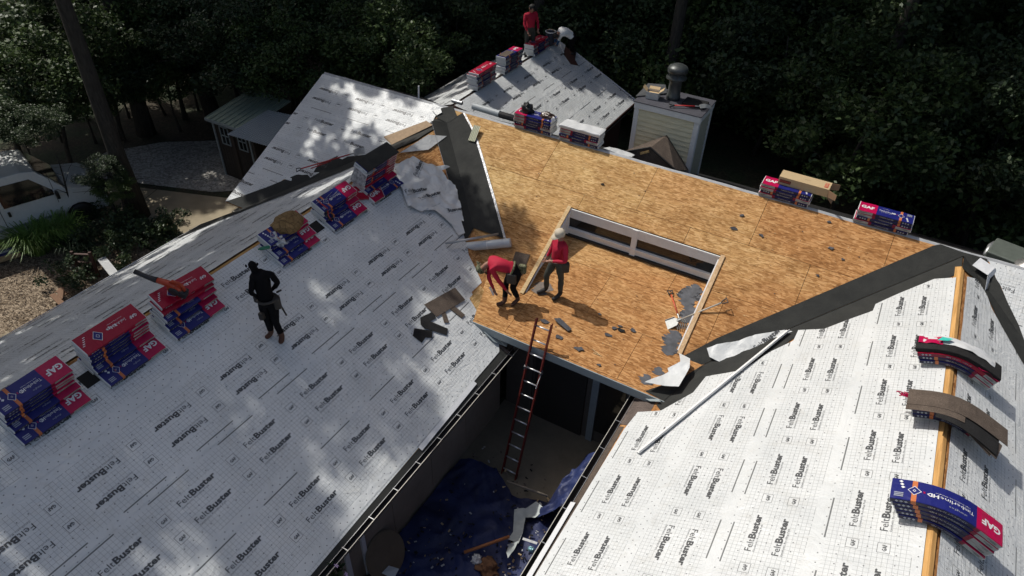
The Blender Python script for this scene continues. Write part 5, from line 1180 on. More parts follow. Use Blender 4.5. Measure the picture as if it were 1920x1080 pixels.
# ------------------------------------------------------------------ tools
M_ash = simple('handle_pale', (.45, .42, .36), .6); M_hor = simple('handle_orange', (.55, .10, .04), .5); M_hred = simple('handle_red', (.45, .02, .02), .5); M_steel = simple('worn_steel', (.28, .29, .28), .45, .5, .3)
def dgrip(parent, P, d, n_, mat, s_=1.0):
    d = d.normalized(); x = n_.cross(d).normalized(); q = MB(); w_ = .055 * s_; L = .12 * s_
    q.tube([P, P + d * .03 + x * w_ * .6, P + d * L + x * w_, P + d * L - x * w_, P + d * .03 - x * w_ * .6, P], .013 * s_, 8); q.build('grip', mat, parent, True)
def fork(A, B, n_, label, handle, head='fork', s_=1.0):
    """A = grip end, B = shaft foot where the head starts"""
    A = Vector(A); B = Vector(B); d = (B - A).normalized(); e = empty('shingle_fork' if head == 'fork' else 'flat_shovel'); tag(e, label, 'shovel' if head != 'fork' else 'roofing fork')
    q = MB(); q.tube([A, B], .016, 10); q.build('shaft', handle, e, True); dgrip(e, A, -d, n_, M_black)
    x = n_.cross(d).normalized()
    if head == 'fork':
        q = MB(); q.tube([B, B + d * .12], [.02, .012], 8); q.beam(B + d * .12 - x * .10, B + d * .12 + x * .10, .02, .012, n_); q.build('socket', M_steel, e)
        for k in range(6): P = B + d * .12 + x * (-.095 + .038 * k); q = MB(); q.tube([P, P + d * .12 + n_ * .02, P + d * .27 - n_ * .01], [.010, .012, .006], 6); q.build('tine', M_steel, e)
    else:
        q = MB(); q.tube([B, B + d * .10], [.02, .025], 8); q.build('socket', M_steel, e)
        q = MB(); P = B + d * .08; q.prism([P - x * .05, P + d * .04 - x * .10, P + d * .24 - x * .115, P + d * .24 + x * .115, P + d * .04 + x * .10, P + x * .05], n_ * .005)
        q.prism([P + d * .04 - x * .10, P + d * .24 - x * .115, P + d * .24 - x * .12 + n_ * .03, P + d * .04 - x * .105 + n_ * .03], x * .004); q.build('blade', simple('blade_grey', (.33, .34, .33), .5, .3), e)
    return e
nL = LO.n.copy()
fork(Vector((0.810, -2.222, -1.556)) + nL * .05, Vector((1.113, -2.650, -1.625)) + nL * .05, nL, 'roofing fork with orange shaft and black grip on the clerestory floor', M_hor)
fork(Vector((1.844, -2.464, -1.234)) + nL * .16, Vector((1.243, -2.818, -1.651)) + nL * .14, nL, 'flat shovel with pale shaft lying across the right edge board of the notch', M_ash, 'shovel')
nn = MF.n.copy()
fork(Vector((-8.655, -2.762, -1.383)) + nn * .30, Vector((-7.736, -2.007, -1.005)) + nn * .22, nn, 'long fork with red handle lying in the far left valley', M_hred)
e = empty('pry_bar'); tag(e, 'short red-handled bar beside the long fork in the far left valley', 'pry bar'); q = MB(); q.tube([Vector((-8.484, -2.646, -1.325)) + nn * .22, Vector((-8.092, -2.305, -1.154)) + nn * .22], .014, 8); q.build('handle', M_hred, e)
# ladder
u = Vector((.0029, -.3297, -.9441)).normalized(); L0 = Vector((-1.107, -4.558, -1.477)); W_ = .347; M_fib = simple('fibreglass_red', (.14, .018, .012), .5, var=.2)
ld = empty('ladder', (0, 0, 0)); tag(ld, 'tall ladder with red rails and silver rungs leaning on the courtyard eave', 'ladder'); up_ = Vector((0, 1, 0))
for k in (0, 1):
    P = L0 + Vector((W_ * k, 0, 0)); q = MB(); a = P - u * .15; b = P + u * 3.52; q.beam(a, b, .075, .006, Vector((1, 0, 0))); 
    for s_ in (-1, 1): q.beam(a + Vector((.012 * (1 if k == 0 else -1), 0, 0)) + u.cross(Vector((1, 0, 0))) * .034 * s_, b + Vector((.012 * (1 if k == 0 else -1), 0, 0)) + u.cross(Vector((1, 0, 0))) * .034 * s_, .006, .026, Vector((1, 0, 0)))
    q.build('rail', M_fib, ld)
    q = MB(); q.box(tuple(b), (.05, .11, .03)); q.build('foot', M_rub, ld)
    q = MB(); q.box(tuple(P + u * .92), (.035, .09, .09)); q.build('rung_lock', M_alu, ld)
for k in range(12): P = L0 + u * (.305 * k); q = MB(); q.tube([P, P + Vector((W_, 0, 0))], .016, 10); q.build('rung', simple('rung_alu', (.7, .7, .7), .35, .6, .05) if k == 0 else bpy.data.materials['rung_alu'], ld, True)
q = MB(); q.tube([L0 + u * .95 + Vector((W_ + .01, -.02, 0)), L0 + u * 1.1 + Vector((W_ + .0, -.06, 0)), L0 + u * 1.25 + Vector((W_ - .02, -.04, 0))], .008, 6); q.build('rope', M_white, ld)
# things on the chimney cap
cz = CZT + .018
q = MB(); q.box((-.62, 2.32, cz + .03), (.55, .42, .05), Matrix.Identity(4)); tag(bevel(q.build('black_slab', M_sh_black), .01), 'flat black slab beside the flue on the chimney cap', 'slab')
e = empty('small_box', (-1.62, 2.10, cz), .15); tag(e, 'small open white and brown carton on the chimney cap', 'box')
q = MB(); q.box((0, 0, .005), (.30, .22, .01)); q.box((0, -.11, .09), (.30, .008, .17)); q.box((0, .11, .09), (.30, .008, .17)); q.box((-.15, 0, .09), (.008, .212, .17)); q.box((.15, 0, .09), (.008, .212, .17)); q.build('carton', simple('carton_white', (.5, .49, .46), .7), e)
for sx_ in (-1, 1): q = MB(); q.prism([(sx_ * .15, -.1, .175), (sx_ * .15, .1, .175), (sx_ * .25, .1, .26), (sx_ * .25, -.1, .26)], (0, 0, .006)); q.build('flap', M_card, e)
q = MB(); q.prism([(-.13, .11, .175), (.13, .11, .175), (.13, .20, .21), (-.13, .20, .21)], (0, 0, .006)); q.build('flap', M_card, e)
q = MB(); q.box((0, 0, .10), (.26, .18, .04)); q.build('contents', M_lumX, e)
zc3 = Vector((0, 0, 1))
fork((-.98, 1.86, cz + .05), (-.55, 2.06, cz + .06), zc3, 'small roofing fork with red shaft on the front edge of the chimney cap', M_hred)
q = MB(); q.prism([(-1.98, 1.9, cz + .02), (-1.4, 2.5, cz + .03), (-1.55, 2.75, cz + .12), (-1.95, 2.6, cz + .12)], (0, 0, .008)); tag(q.build('metal_sheet', simple('sheet_grey', (.12, .125, .13), .4, .3)), 'bent grey metal sheet on the left of the chimney cap', 'metal sheet')
flap(WF, [(-2.05, .30), (-1.75, .22), (-1.30, .26), (-1.28, .40), (-1.6, .48), (-1.95, .46)], -.10, 'white paper scrap behind the ridge at the chimney foot', .06, 5, 12, .0, mat=M_feltback, name='white_scrap', cat='paper')
# grey-green cover beyond the right end of the ridge
e = empty('grey_cover', (6.55, 1.35, -.55), -.25); tag(e, 'greenish grey box cover behind the right end of the ridge', 'roof vent')
q = MB(); q.box((0, 0, 0), (.9, .7, .25)); bevel(q.build('lid', simple('greenish_metal', (.13, .15, .13), .5, .3, .3), e), .03, 3); q = MB(); q.tube([(-.44, -.3, .0), (-.46, 0, .08), (-.44, .3, 0)], .05, 8); q.build('rim', M_galv, e, True); q = MB(); q.tube([(.22, .1, .12), (.22, .1, .24)], .035, 10); q.build('knob', M_galv, e, True)
# bucket and straps at the far end of the back roof ridge
e = empty('bucket', (xB, 6.62, zB + .03)); tag(e, 'dark bucket with a pale rim at the far end of the back ridge', 'bucket'); q = MB(); q.lathe([(.13, 0), (.15, .05), (.17, .40), (.165, .41), (.12, .39)], n=20); q.build('pail', simple('bucket_dark', (.035, .04, .06), .4), e, True); q = MB(); q.tube([(.17 * math.cos(k * PI / 10), .17 * math.sin(k * PI / 10), .41) for k in range(21)], .015, 6); q.build('rim', M_white, e, True); q = MB(); q.tube([(-.16, 0, .40), (-.08, .02, .47), (.08, .02, .47), (.16, 0, .40)], .01, 6); q.build('handle', M_lumX, e, True)
q = MB(); q.prism([(xB - .16, 3.6, zB + .035 + T * 7 + .006), (xB + .1, 3.6, zB + .035 + T * 7 + .006), (xB + .1, 4.1, zB + .035 + T * 7 + .006), (xB - .16, 4.1, zB + .035 + T * 7 + .006)], (0, 0, .008)); tag(q.build('brown_shingle', M_sh_brown), 'brown shingle on the middle stack of the back ridge', 'shingle')

# ------------------------------------------------------------------ people
C_red = simple('shirt_red', (.42, .004, .032), .8, var=.2, sc=6, bump=.4); C_black = simple('cloth_black', (.006, .006, .007), .9, var=.3, sc=6, bump=.4, spec=.12); C_olive = simple('trousers_dark_olive', (.045, .048, .038), .85, var=.35, sc=8, bump=.4)
C_skin = simple('skin', (.30, .15, .10), .55, var=.1); C_boot = simple('boot_brown', (.075, .03, .016), .7, var=.3); C_bootb = simple('boot_black', (.018, .016, .015), .7); C_hair = simple('hair_black', (.01, .009, .008), .7)
t = NT('camo'); v = t.co(); M_camo = t.out(t.ramp(t.noise(v, 22, 3, .6), [(.38, (.03, .035, .018)), (.48, (.10, .11, .05)), (.6, (.20, .19, .12))]), .9)
C_white = simple('shirt_white', (.70, .70, .68), .8, var=.08, sc=5, bump=.4); C_cap = simple('cap_khaki', (.50, .44, .34), .8, var=.12, sc=14); C_tool = simple('tool_leather', (.03, .025, .02), .6, var=.4); C_buff = simple('belt_buckle', (.3, .3, .28), .3, .8)
C_navy = simple('cloth_blue', (.02, .09, .22), .8)
def human(label, J, cols, group=None, hands=True, subs=2):
    """J: joint name -> world position. Builds one continuous skinned body."""
    V, E_, Rr, Rg = [], [], [], []; ix = {}
    def add(n, p, r, reg, par=None):
        ix[n] = len(V); V.append(Vector(p)); Rr.append(r); Rg.append(reg)
        if par is not None: E_.append((ix[par], ix[n]))
    g = lambda n: Vector(J[n]); mid = lambda a, b, k=.5: a + (b - a) * k
    pel, che, nb, hd = g('pelvis'), g('chest'), g('neck'), g('head')
    add('pelvis', pel, .138, 'pants'); add('belly', mid(pel, che, .45), .132, 'shirt', 'pelvis'); add('chest', che, .150, 'shirt', 'belly'); add('upper', mid(che, nb, .6), .118, 'shirt', 'chest')
    add('neck', nb, .058, 'skin', 'upper'); hdir = (hd - nb).normalized()
    add('jaw', mid(nb, hd, .62), .066, 'skin', 'neck'); add('headm', hd, .090, 'head', 'jaw'); add('headt', hd + hdir * .075, .062, 'head', 'headm')
    fw = g('face').normalized() if 'face' in J else Vector((0, -1, 0)); add('nose', hd + fw * .098 - hdir * .02, .013, 'skin', 'headm')
    for s in 'LR':
        sh, el, wr = g('sh' + s), g('el' + s), g('wr' + s)
        add('sh' + s, sh, .064, 'shirt', 'upper'); add('ua' + s, mid(sh, el, .5), .056, 'shirt', 'sh' + s); add('el' + s, el, .047, 'sleeve', 'ua' + s); add('fa' + s, mid(el, wr, .5), .042, 'sleeve', 'el' + s); add('wr' + s, wr, .027, 'skin', 'fa' + s)
        hip, kn, an, to = g('hip' + s), g('kn' + s), g('an' + s), g('to' + s)
        add('hip' + s, hip, .098, 'pants', 'pelvis'); add('th' + s, mid(hip, kn, .5), .086, 'pants', 'hip' + s); add('kn' + s, kn, .064, 'pants', 'th' + s); add('cf' + s, mid(kn, an, .4), .064, 'pants', 'kn' + s); add('an' + s, an, .050, 'boot', 'cf' + s)
        fd = (to - an); fd.z = 0; fd.normalize()
        add('bl' + s, mid(an, to, .6) - Vector((0, 0, .02)), .046, 'boot', 'an' + s); add('to' + s, to, .036, 'boot', 'bl' + s)
        # hand: palm, four fingers of different length, thumb from the side of the palm
        d = (wr - el).normalized(); side_ = d.cross(Vector((0, 0, 1))); side_ = side_.normalized() if side_.length > .1 else Vector((1, 0, 0)); nrm_ = side_.cross(d).normalized()
        if hands:
            add('pa' + s, wr + d * .06, .028, 'skin', 'wr' + s)
            for k, L in enumerate((.055, .065, .06, .045)):
                o_ = side_ * (.026 - .0175 * k); b = wr + d * .10 + o_
                add('f%d%s' % (k, s), b, .0105, 'skin', 'pa' + s); add('g%d%s' % (k, s), b + d * L * .6 + nrm_ * .012, .0095, 'skin', 'f%d%s' % (k, s)); add('h%d%s' % (k, s), b + d * L * .85 + nrm_ * .035, .0085, 'skin', 'g%d%s' % (k, s))
            add('t0' + s, wr + d * .045 + side_ * .035 + nrm_ * .008, .012, 'skin', 'pa' + s); add('t1' + s, wr + d * .080 + side_ * .050 + nrm_ * .022, .010, 'skin', 't0' + s)
    me = bpy.data.meshes.new('person'); me.from_pydata(V, E_, []); o = bpy.data.objects.new('person', me); C.objects.link(o)
    md = o.modifiers.new('skin', 'SKIN'); md.use_smooth_shade = True
    for i, r in enumerate(Rr): me.skin_vertices[0].data[i].radius = (r, r)
    me.skin_vertices[0].data[0].use_root = True
    ms = o.modifiers.new('sub', 'SUBSURF'); ms.levels = subs; ms.render_levels = subs
    dg = bpy.context.evaluated_depsgraph_get(); dg.update(); m2 = bpy.data.meshes.new_from_object(o.evaluated_get(dg), depsgraph=dg); bpy.data.objects.remove(o)
    m2.materials.clear(); regs = ['skin', 'shirt', 'pants', 'boot', 'head', 'sleeve']
    for r in regs: m2.materials.append(cols[r])
    co = np.array([tuple(v) for v in V]); seg = [(a, b) for a, b in E_]; A = co[[a for a, b in seg]]; B = co[[b for a, b in seg]]; rb = np.array([Rr[a] for a, b in seg]); rb2 = np.array([Rr[b] for a, b in seg])
    out = []
    for p in m2.polygons:
        c = np.array(p.center); ab = B - A; k = np.clip(((c - A) * ab).sum(1) / (ab * ab).sum(1), 0, 1); dd = np.linalg.norm(c - (A + ab * k[:, None]), axis=1) / (rb + (rb2 - rb) * k)
        i = int(dd.argmin()); a, b = seg[i]; reg = Rg[b] if k[i] > (.5 if Rg[b] != 'skin' or Rg[a] == 'skin' else .8) else Rg[a]
        out.append(regs.index(reg)); p.use_smooth = True
    m2.polygons.foreach_set('material_index', out)
    # cloth folds
    for v in m2.vertices:
        n_ = noise.noise(v.co * 9 + Vector((3, 1, 2))) * .010 + noise.noise(v.co * 22) * .004
        v.co += v.normal * n_
    o = link('person', m2); tag(o, label, 'person', group)
    # eyes and ears
    side_ = fw.cross(hdir).normalized()
    for s in (-1, 1):
        q = MB(); q.lathe([(.001, -.006), (.006, -.004), (.008, 0), (.006, .004), (.001, .006)], tuple(hd + fw * .082 + side_ * .032 * s + hdir * .004), 8); q.build('eye', C_bootb, o, True)
        q = MB(); q.lathe([(.004, -.03), (.014, -.015), (.016, .01), (.006, .03)], tuple(hd + side_ * .094 * s), 8); q.build('ear', cols['skin'] if cols['head'] != C_black else C_black, o, True)
    return o
def belt(par, c, axis, r, th, mat, name='tool_belt'):
    axis = Vector(axis).normalized(); x = axis.orthogonal().normalized(); y = axis.cross(x); q = MB(); c = Vector(c)
    q.tube([c + (x * math.cos(2 * PI * k / 24) + y * math.sin(2 * PI * k / 24)) * r for k in range(25)], th, 8); return q.build(name, mat, par, True)
def pouch(par, c, size, mat, rz=0, name='tool_pouch', rx=0): q = MB(); q.box((0, 0, 0), size, Matrix.Translation(c) @ Matrix.Rotation(rz, 4, 'Z') @ Matrix.Rotation(rx, 4, 'X')); return bevel(q.build(name, mat, par), min(size) * .3, 3)
def hat(par, hd, up, fw, kind, mat):
    up = Vector(up).normalized(); fw = (Vector(fw) - up * Vector(fw).dot(up)).normalized(); sd_ = up.cross(fw); M = Matrix((fw, sd_, up)).transposed().to_4x4(); M.translation = Vector(hd)
    q = MB(); q.lathe([(.103, .0), (.110, .02), (.104, .06), (.085, .098), (.05, .118), (.005, .124)], n=20, M=M); q.build('cap_crown', mat, par, True)
    q = MB()
    if kind == 'cap': q.prism([M @ Vector((.19 * math.cos(a) * .98 + .01, .105 * math.sin(a) * 1.0, .012 - .02 * math.cos(a))) for a in [PI / 2 * (k / 6 - 1) * 1.0 for k in range(13)]], (M.to_3x3() @ Vector((0, 0, .006))))
    else: q.lathe([(.10, .01), (.165, -.012), (.17, -.006), (.10, .02)], n=24, M=M)
    q.build('cap_brim', mat, par, True)
def frame_pose(F, f, H_, lean=(0, 0)):
    f = Vector(f).normalized(); r = Vector((f.y, -f.x, 0)); s = H_ / 1.75
    return lambda a, b, c: Vector(F) + (r * a + f * b) * s + Vector((0, 0, c * s)) + Vector((lean[0], lean[1], 0)) * (c / 1.75)
base_c = dict(skin=C_skin, shirt=C_red, sleeve=C_red, pants=C_olive, boot=C_bootb, head=C_skin)
# A: man in red standing in the notch
FA = (Vector((-1.510, -3.320, -1.732)) + Vector((-1.239, -3.300, -1.729))) / 2; fa = Vector((-.52, -.85, 0)); P = frame_pose(FA, fa, 1.66, (.10, .05))
a1 = Vector((-1.551, -3.307, -1.730)); a2 = Vector((-1.230, -3.295, -1.728))
f_ = fa.normalized(); r_v = Vector((f_.y, -f_.x, 0))
J = dict(pelvis=P(0, 0, .96), chest=P(0, .02, 1.27), neck=P(0, .01, 1.49), head=P(0, .05, 1.63), face=f_ + Vector((0, 0, -.25)), shR=P(.185, 0, 1.42), shL=P(-.185, 0, 1.42), elR=P(.26, .0, 1.15), wrR=P(.27, .10, .92), elL=P(-.30, .02, 1.14), wrL=P(-.06, .20, 1.05),
         hipR=P(.10, 0, .92), hipL=P(-.10, 0, .92), knR=(a1 + Vector((.03, -.02, .50))), knL=(a2 + Vector((.01, .02, .50))), anR=a1 + Vector((.02, .03, .09)), anL=a2 + Vector((.02, .03, .09)), toR=a1 + f_ * .17 + r_v * .05 + Vector((0, 0, .035)), toL=a2 + f_ * .17 - r_v * .03 + Vector((0, 0, .03)))
pa = human('man in red shirt and tan cap standing on the bare boards in the roof notch', J, base_c); hat(pa, J['head'] + Vector((0, 0, .015)), Vector(f_) * .25 + Vector((0, 0, 1)), f_, 'cap', C_cap)
belt(pa, P(0, .0, .98), (0, 0, 1), .148, .02, C_tool); pouch(pa, tuple(P(-.16, -.10, .86)), (.17, .11, .24), C_tool, .6); pouch(pa, tuple(P(.02, .17, 1.0)), (.06, .03, .05), C_buff, .6, 'buckle')
# B: man bending over at the eave corner
J = dict(pelvis=(-1.987, -3.801, -1.000), chest=(-2.269, -3.937, -0.880), neck=(-2.514, -3.986, -0.920), head=(-2.599, -4.072, -1.020), face=(-.45, -.2, -.85), shR=(-2.512, -3.867, -0.860), shL=(-2.369, -4.099, -0.950), elR=(-2.464, -4.065, -1.200), elL=(-2.241, -4.015, -1.250), wrR=(-2.358, -4.025, -1.500), wrL=(-2.106, -3.937, -1.480),
         hipR=(-2.108, -3.677, -1.020), hipL=(-1.915, -3.860, -1.040), knR=(-2.187, -3.826, -1.380), knL=(-2.012, -3.864, -1.420), anR=(-2.134, -3.966, -1.770), anL=(-1.905, -3.791, -1.720), toR=(-2.269, -4.081, -1.820), toL=(-1.988, -3.973, -1.800))
pb = human('bending man in a red shirt and camouflage hat working at the eave corner', J, dict(base_c, pants=C_black, boot=C_boot)); hat(pb, Vector(J['head']) + Vector((-.02, 0, .0)), Vector(J['head']) - Vector(J['neck']), Vector((0, 0, -1)), 'bush', M_camo)
bc = Vector(J['pelvis']) * .75 + Vector(J['chest']) * .25; belt(pb, bc, Vector(J['chest']) - Vector(J['pelvis']), .152, .022, M_camo); pouch(pb, tuple(Vector(J['pelvis']) + Vector((.0, -.16, -.10))), (.20, .10, .24), C_tool, .3); pouch(pb, tuple(Vector(J['pelvis']) + Vector((.08, .14, -.02))), (.16, .10, .20), M_camo, .3)
q = MB(); w0 = Vector(J['wrR']) - Vector((.0, .02, .12)); q.beam(w0, w0 + Vector((-.05, -.05, .20)), .05, .04); tag(q.build('nail_gun_battery', M_white), 'small white block in the hand of the bending man', 'tool part')
# C: man in black standing on the left wing
c1 = Vector((-4.547, -7.850, -0.914)); c2 = Vector((-4.401, -7.762, -0.987)); fw_ = Vector((-.35, .92, -.2)).normalized()
J = dict(pelvis=(-4.499, -7.785, -0.120), chest=(-4.536, -7.770, 0.240), neck=(-4.627, -7.761, 0.460), head=(-4.632, -7.797, 0.600), face=(-.5, .80, -.25), shR=(-4.415, -7.636, 0.400), shL=(-4.550, -7.902, 0.420), elR=(-4.414, -7.557, 0.160), wrR=(-4.524, -7.604, 0.020), elL=(-4.593, -7.968, 0.160), wrL=(-4.564, -7.919, 0.060),
         hipR=(-4.405, -7.763, -0.140), hipL=(-4.556, -7.841, -0.140), knR=(-4.412, -7.784, -0.530), knL=(-4.546, -7.833, -0.520), anR=c2 + Vector((-.01, .03, .10)), anL=c1 + Vector((.0, .03, .10)), toR=c2 + Vector((.05, -.08, .03)), toL=c1 + Vector((-.06, -.08, .035)))
pc2 = human('man dressed all in black standing on the left wing felt', J, dict(skin=C_black, shirt=C_black, sleeve=C_black, pants=C_black, boot=C_boot, head=C_black))
belt(pc2, (-4.476, -7.786, -0.040), Vector(J['chest']) - Vector(J['pelvis']), .152, .024, C_tool); pouch(pc2, (-4.355, -7.711, -0.120), (.13, .15, .24), C_tool, .9); pouch(pc2, (-4.631, -7.854, -0.060), (.12, .10, .14), C_tool, .2); pouch(pc2, (-4.537, -7.925, -0.340), (.09, .10, .15), C_tool, .2)
q = MB(); q.tube([(-4.335, -7.667, -0.200), (-4.321, -7.610, -0.460)], .016, 8); q.build('hammer_handle', C_tool, pc2, True); q = MB(); q.tube([(-4.424, -7.612, 0.000), (-4.353, -7.574, 0.050)], .018, 8); q.build('tool_head', C_tool, pc2, True)
# D: far man in red on the back ridge
hD = Vector((-6.935, 5.567, 1.050)); FD = hD - Vector((0, 0, 1.62)); P = frame_pose(FD, (.8, -.5, 0), 1.72)
J = dict(pelvis=P(0, 0, .96), chest=P(0, .02, 1.25), neck=P(0, .01, 1.46), head=P(0, .07, 1.60), face=(.8, -.5, -.3), shR=P(.18, 0, 1.40), shL=P(-.18, 0, 1.40), elR=P(.24, .05, 1.13), wrR=P(.20, .20, .95), elL=P(-.24, .05, 1.13), wrL=P(-.14, .26, .98),
         hipR=P(.10, 0, .92), hipL=P(-.10, 0, .92), knR=P(.12, .02, .5), knL=P(-.12, -.02, .5), anR=P(.13, 0, .09), anL=P(-.13, -.05, .09), toR=P(.14, .16, .03), toL=P(-.14, .11, .03))
pd = human('man in a dark red shirt standing beyond the back roof ridge', J, base_c)
q = MB(); q.lathe([(.02, -.07), (.095, -.03), (.105, .02), (.09, .07), (.04, .10), (.003, .105)], tuple(Vector(J['head']) + Vector((-.01, .01, .01))), 16); q.build('hair', C_hair, pd, True)
# E: far man bent over in a white shirt
PE = Vector((-6.320, 7.232, -0.620)); 
J = dict(pelvis=(-5.877, 6.443, 0.100), chest=(-6.049, 6.193, 0.300), neck=(-6.162, 6.020, 0.260), head=(-6.241, 5.971, 0.160), face=(-.5, -.2, -.8), shR=(-6.219, 6.197, 0.300), shL=(-6.096, 6.045, 0.200), elR=(-6.368, 6.272, 0.020), elL=(-6.244, 6.189, -0.050), wrR=(-6.496, 6.441, -0.220), wrL=(-6.399, 6.408, -0.260),
         hipR=(-5.947, 6.589, 0.080), hipL=(-5.814, 6.402, 0.040), knR=(-6.195, 6.877, -0.250), knL=(-6.010, 6.627, -0.280), anR=(-6.237, 7.220, -0.600), anL=(-6.049, 7.124, -0.640), toR=(-6.436, 7.237, -0.680), toL=(-6.200, 7.044, -0.700))
pe = human('man in a white shirt bent double at the far gable end of the back roof', J, dict(base_c, shirt=C_white, sleeve=C_navy, pants=C_black, boot=C_bootb))
q = MB(); q.lathe([(.02, -.07), (.095, -.03), (.105, .02), (.09, .07), (.04, .10), (.003, .105)], tuple(Vector(J['head'])), 16); q.build('hair', C_hair, pe, True)

# ------------------------------------------------------------------ white van
vh = Vector((.31, .95, 0)).normalized(); vs_ = Vector((vh.y, -vh.x, 0))
V0 = Vector((-17.033, -5.112, -2.780)); V0.z = GZ + .045; V0 -= vh * 3.80
vM = Matrix((vh, -vs_, Vector((0, 0, 1)))).transposed().to_4x4(); vM.translation = V0
van = empty('parked_van'); van.matrix_world = vM; tag(van, 'white passenger van parked at the left edge behind the tall grass', 'van')
M_van = simple('van_white', (.72, .74, .72), .3, var=.06, sc=2, bump=.0, spec=.5); Wv = 1.95
prof = [(0, .42), (-.03, .9), (0, 1.95), (.12, 2.07), (.5, 2.12), (3.4, 2.12), (3.72, 2.05), (4.00, 1.72), (4.30, 1.30), (5.05, 1.12), (5.25, .95), (5.28, .55), (5.2, .38), (4.95, .38)]
for cx in (4.45,): prof += [(cx + .40 * math.cos(a), .38 + .40 * math.sin(a)) for a in [PI * k / 8 for k in range(9)]]
prof += [(1.35, .38)] + [(.95 + .40 * math.cos(a), .38 + .40 * math.sin(a)) for a in [PI * k / 8 for k in range(9)]]
q = MB(); n = len(prof)
for yy, ins in ((0, 1), (.06, 0), (Wv - .06, 0), (Wv, 1)):
    for (a, z) in prof: q.v.append((a, yy + (.0 if True else 0) + ((.10 if yy < 1 else -.10) * max(0, (z - 1.1)) if True else 0), z))
for j in range(3):
    for k in range(n): q.f.append((j * n + k, j * n + (k + 1) % n, (j + 1) * n + (k + 1) % n, (j + 1) * n + k)); q.m.append(0)
q.f += [tuple(range(n - 1, -1, -1)), tuple(3 * n + k for k in range(n))]; q.m += [0, 0]
bd = q.build('body', M_van, van); bevel(bd, .04, 3)
def vside(pts, th=.012): return [(a, .10 * max(0, (z - 1.1)) - th, z) for a, z in pts]
for pts in (((.35, 1.25), (.38, 1.88), (1.30, 1.90), (1.30, 1.25)), ((1.42, 1.25), (1.42, 1.90), (2.40, 1.90), (2.44, 1.25)), ((2.66, 1.25), (2.62, 1.90), (3.52, 1.88), (3.96, 1.40), (3.96, 1.25))):
    q = MB(); q.prism(vside(pts), (0, .02, 0)); q.build('side_window', M_glass, van)
q = MB(); q.prism([(3.75, .22, 2.04), (3.75, Wv - .22, 2.04), (4.30, Wv - .12, 1.34), (4.30, .12, 1.34)], (.012, 0, .012)); q.build('windscreen', M_glass, van)
for a in (1.36, 2.53, 3.98): q = MB(); q.prism([(a, -.006, .50), (a + .014, -.006, .50), (a + .014, -.006 + .04, 1.50), (a + .014, .09, 1.98), (a, .09, 1.98), (a, -.006 + .04, 1.50)], (0, .008, 0)); q.build('door_seam', M_dark, van)
for a in (2.40, 2.72): q = MB(); q.box((a, -.015, 1.05), (.07, .04, .16)); bevel(q.build('door_handle', M_black, van), .015)
q = MB(); q.box((2.6, -.012, .62), (2.3, .025, .07)); q.build('rub_strip', M_greypaint, van)
for a in (.95, 4.45):
    for yy in (.10, Wv - .10):
        q = MB(); q.lathe([(.20, -.10), (.34, -.10), (.365, -.06), (.365, .06), (.34, .10), (.20, .10)], n=28, M=Matrix.Translation((a, yy, .365)) @ Matrix.Rotation(PI / 2, 4, 'X')); w_ = q.build('wheel', M_rub, van, True)
        q = MB(); q.lathe([(.02, .0), (.12, .02), (.20, .05), (.215, .08), (.2, .085)], n=24, M=Matrix.Translation((a, yy, .365)) @ Matrix.Rotation(PI / 2 if yy < 1 else -PI / 2, 4, 'X')); q.build('rim', M_galv, w_, True)
for yy in (.22, Wv - .22): q = MB(); q.box((5.20, yy, .90), (.10, .30, .18)); bevel(q.build('headlight', M_whitemetal, van), .02)
q = MB(); q.box((5.25, Wv / 2, .52), (.12, Wv - .1, .2)); bevel(q.build('bumper', M_greypaint, van), .03)
q = MB(); q.box((4.02, -.14, 1.28), (.08, .18, .22)); bevel(q.build('mirror', M_black, van), .02)

# ------------------------------------------------------------------ sheds beyond the left end
sh_ = empty('garden_shed', (-14.9, .3, GZ)); tag(sh_, 'dark wooden shed with a pale green metal roof and white windows left of the house', 'shed')
M_dwood = simple('dark_board', (.035, .026, .02), .85, var=.4); M_groof = simple('green_metal_roof', (.24, .30, .25), .45, .2, .2, 3)
def loc(o, mb_name=None): return o
q = MB(); q.box((0, .55, 1.05), (1.7, 1.7, 2.1)); q.build('wall', M_dwood, sh_)
for i in range(13): q = MB(); q.box((-.80 + .133 * i, -.312, 1.05), (.125, .014, 2.06)); q.build('board', M_dwood, sh_)
q = MB(); q.prism([(-.98, -.45, 2.14), (.9, -.45, 2.14), (.9, 1.6, 2.42), (-.98, 1.6, 2.42)], (0, 0, .025)); q.build('roof', M_groof, sh_)
for i in range(9): q = MB(); q.beam((-.95 + .22 * i, -.46, 2.175), (-.95 + .22 * i, 1.6, 2.455), .02, .025); q.build('roof_rib', M_groof, sh_)
q = MB(); q.box((-.05, -.46, 2.11), (1.9, .03, .09)); q.build('fascia', M_greypaint, sh_)
for x in (-.35, .45):
    f = MB(); 
    for dx in (-.19, .19): f.box((x + dx, -.33, 1.62), (.04, .03, .62))
    for dz in (1.31, 1.62, 1.93): f.box((x, -.33, dz), (.42, .03, .035))
    f.box((x, -.33, 1.62), (.025, .025, .6)); fr_ = f.build('window_frame', M_greypaint, sh_); q = MB(); q.box((x, -.322, 1.62), (.36, .01, .6)); q.build('pane', M_glass, fr_)
for x in (-.82, .82): q = MB(); q.box((x, -.33, 1.05), (.06, .05, 2.1)); q.build('post', M_greypaint, sh_)
ln = empty('lean_to_roof', (-13.45, .2, GZ)); tag(ln, 'pale corrugated metal lean-to roof between the shed and the house', 'lean-to')
q = MB(); nx = 60
C0_ = Vector((-14.27, -.66, -2.6)); C1_ = Vector((-12.4, -.53, -2.6)); C2_ = Vector((-12.3, 1.35, -2.42)); C3_ = Vector((-14.23, 1.08, -2.42)); o_ = Vector((-13.45, .2, GZ))
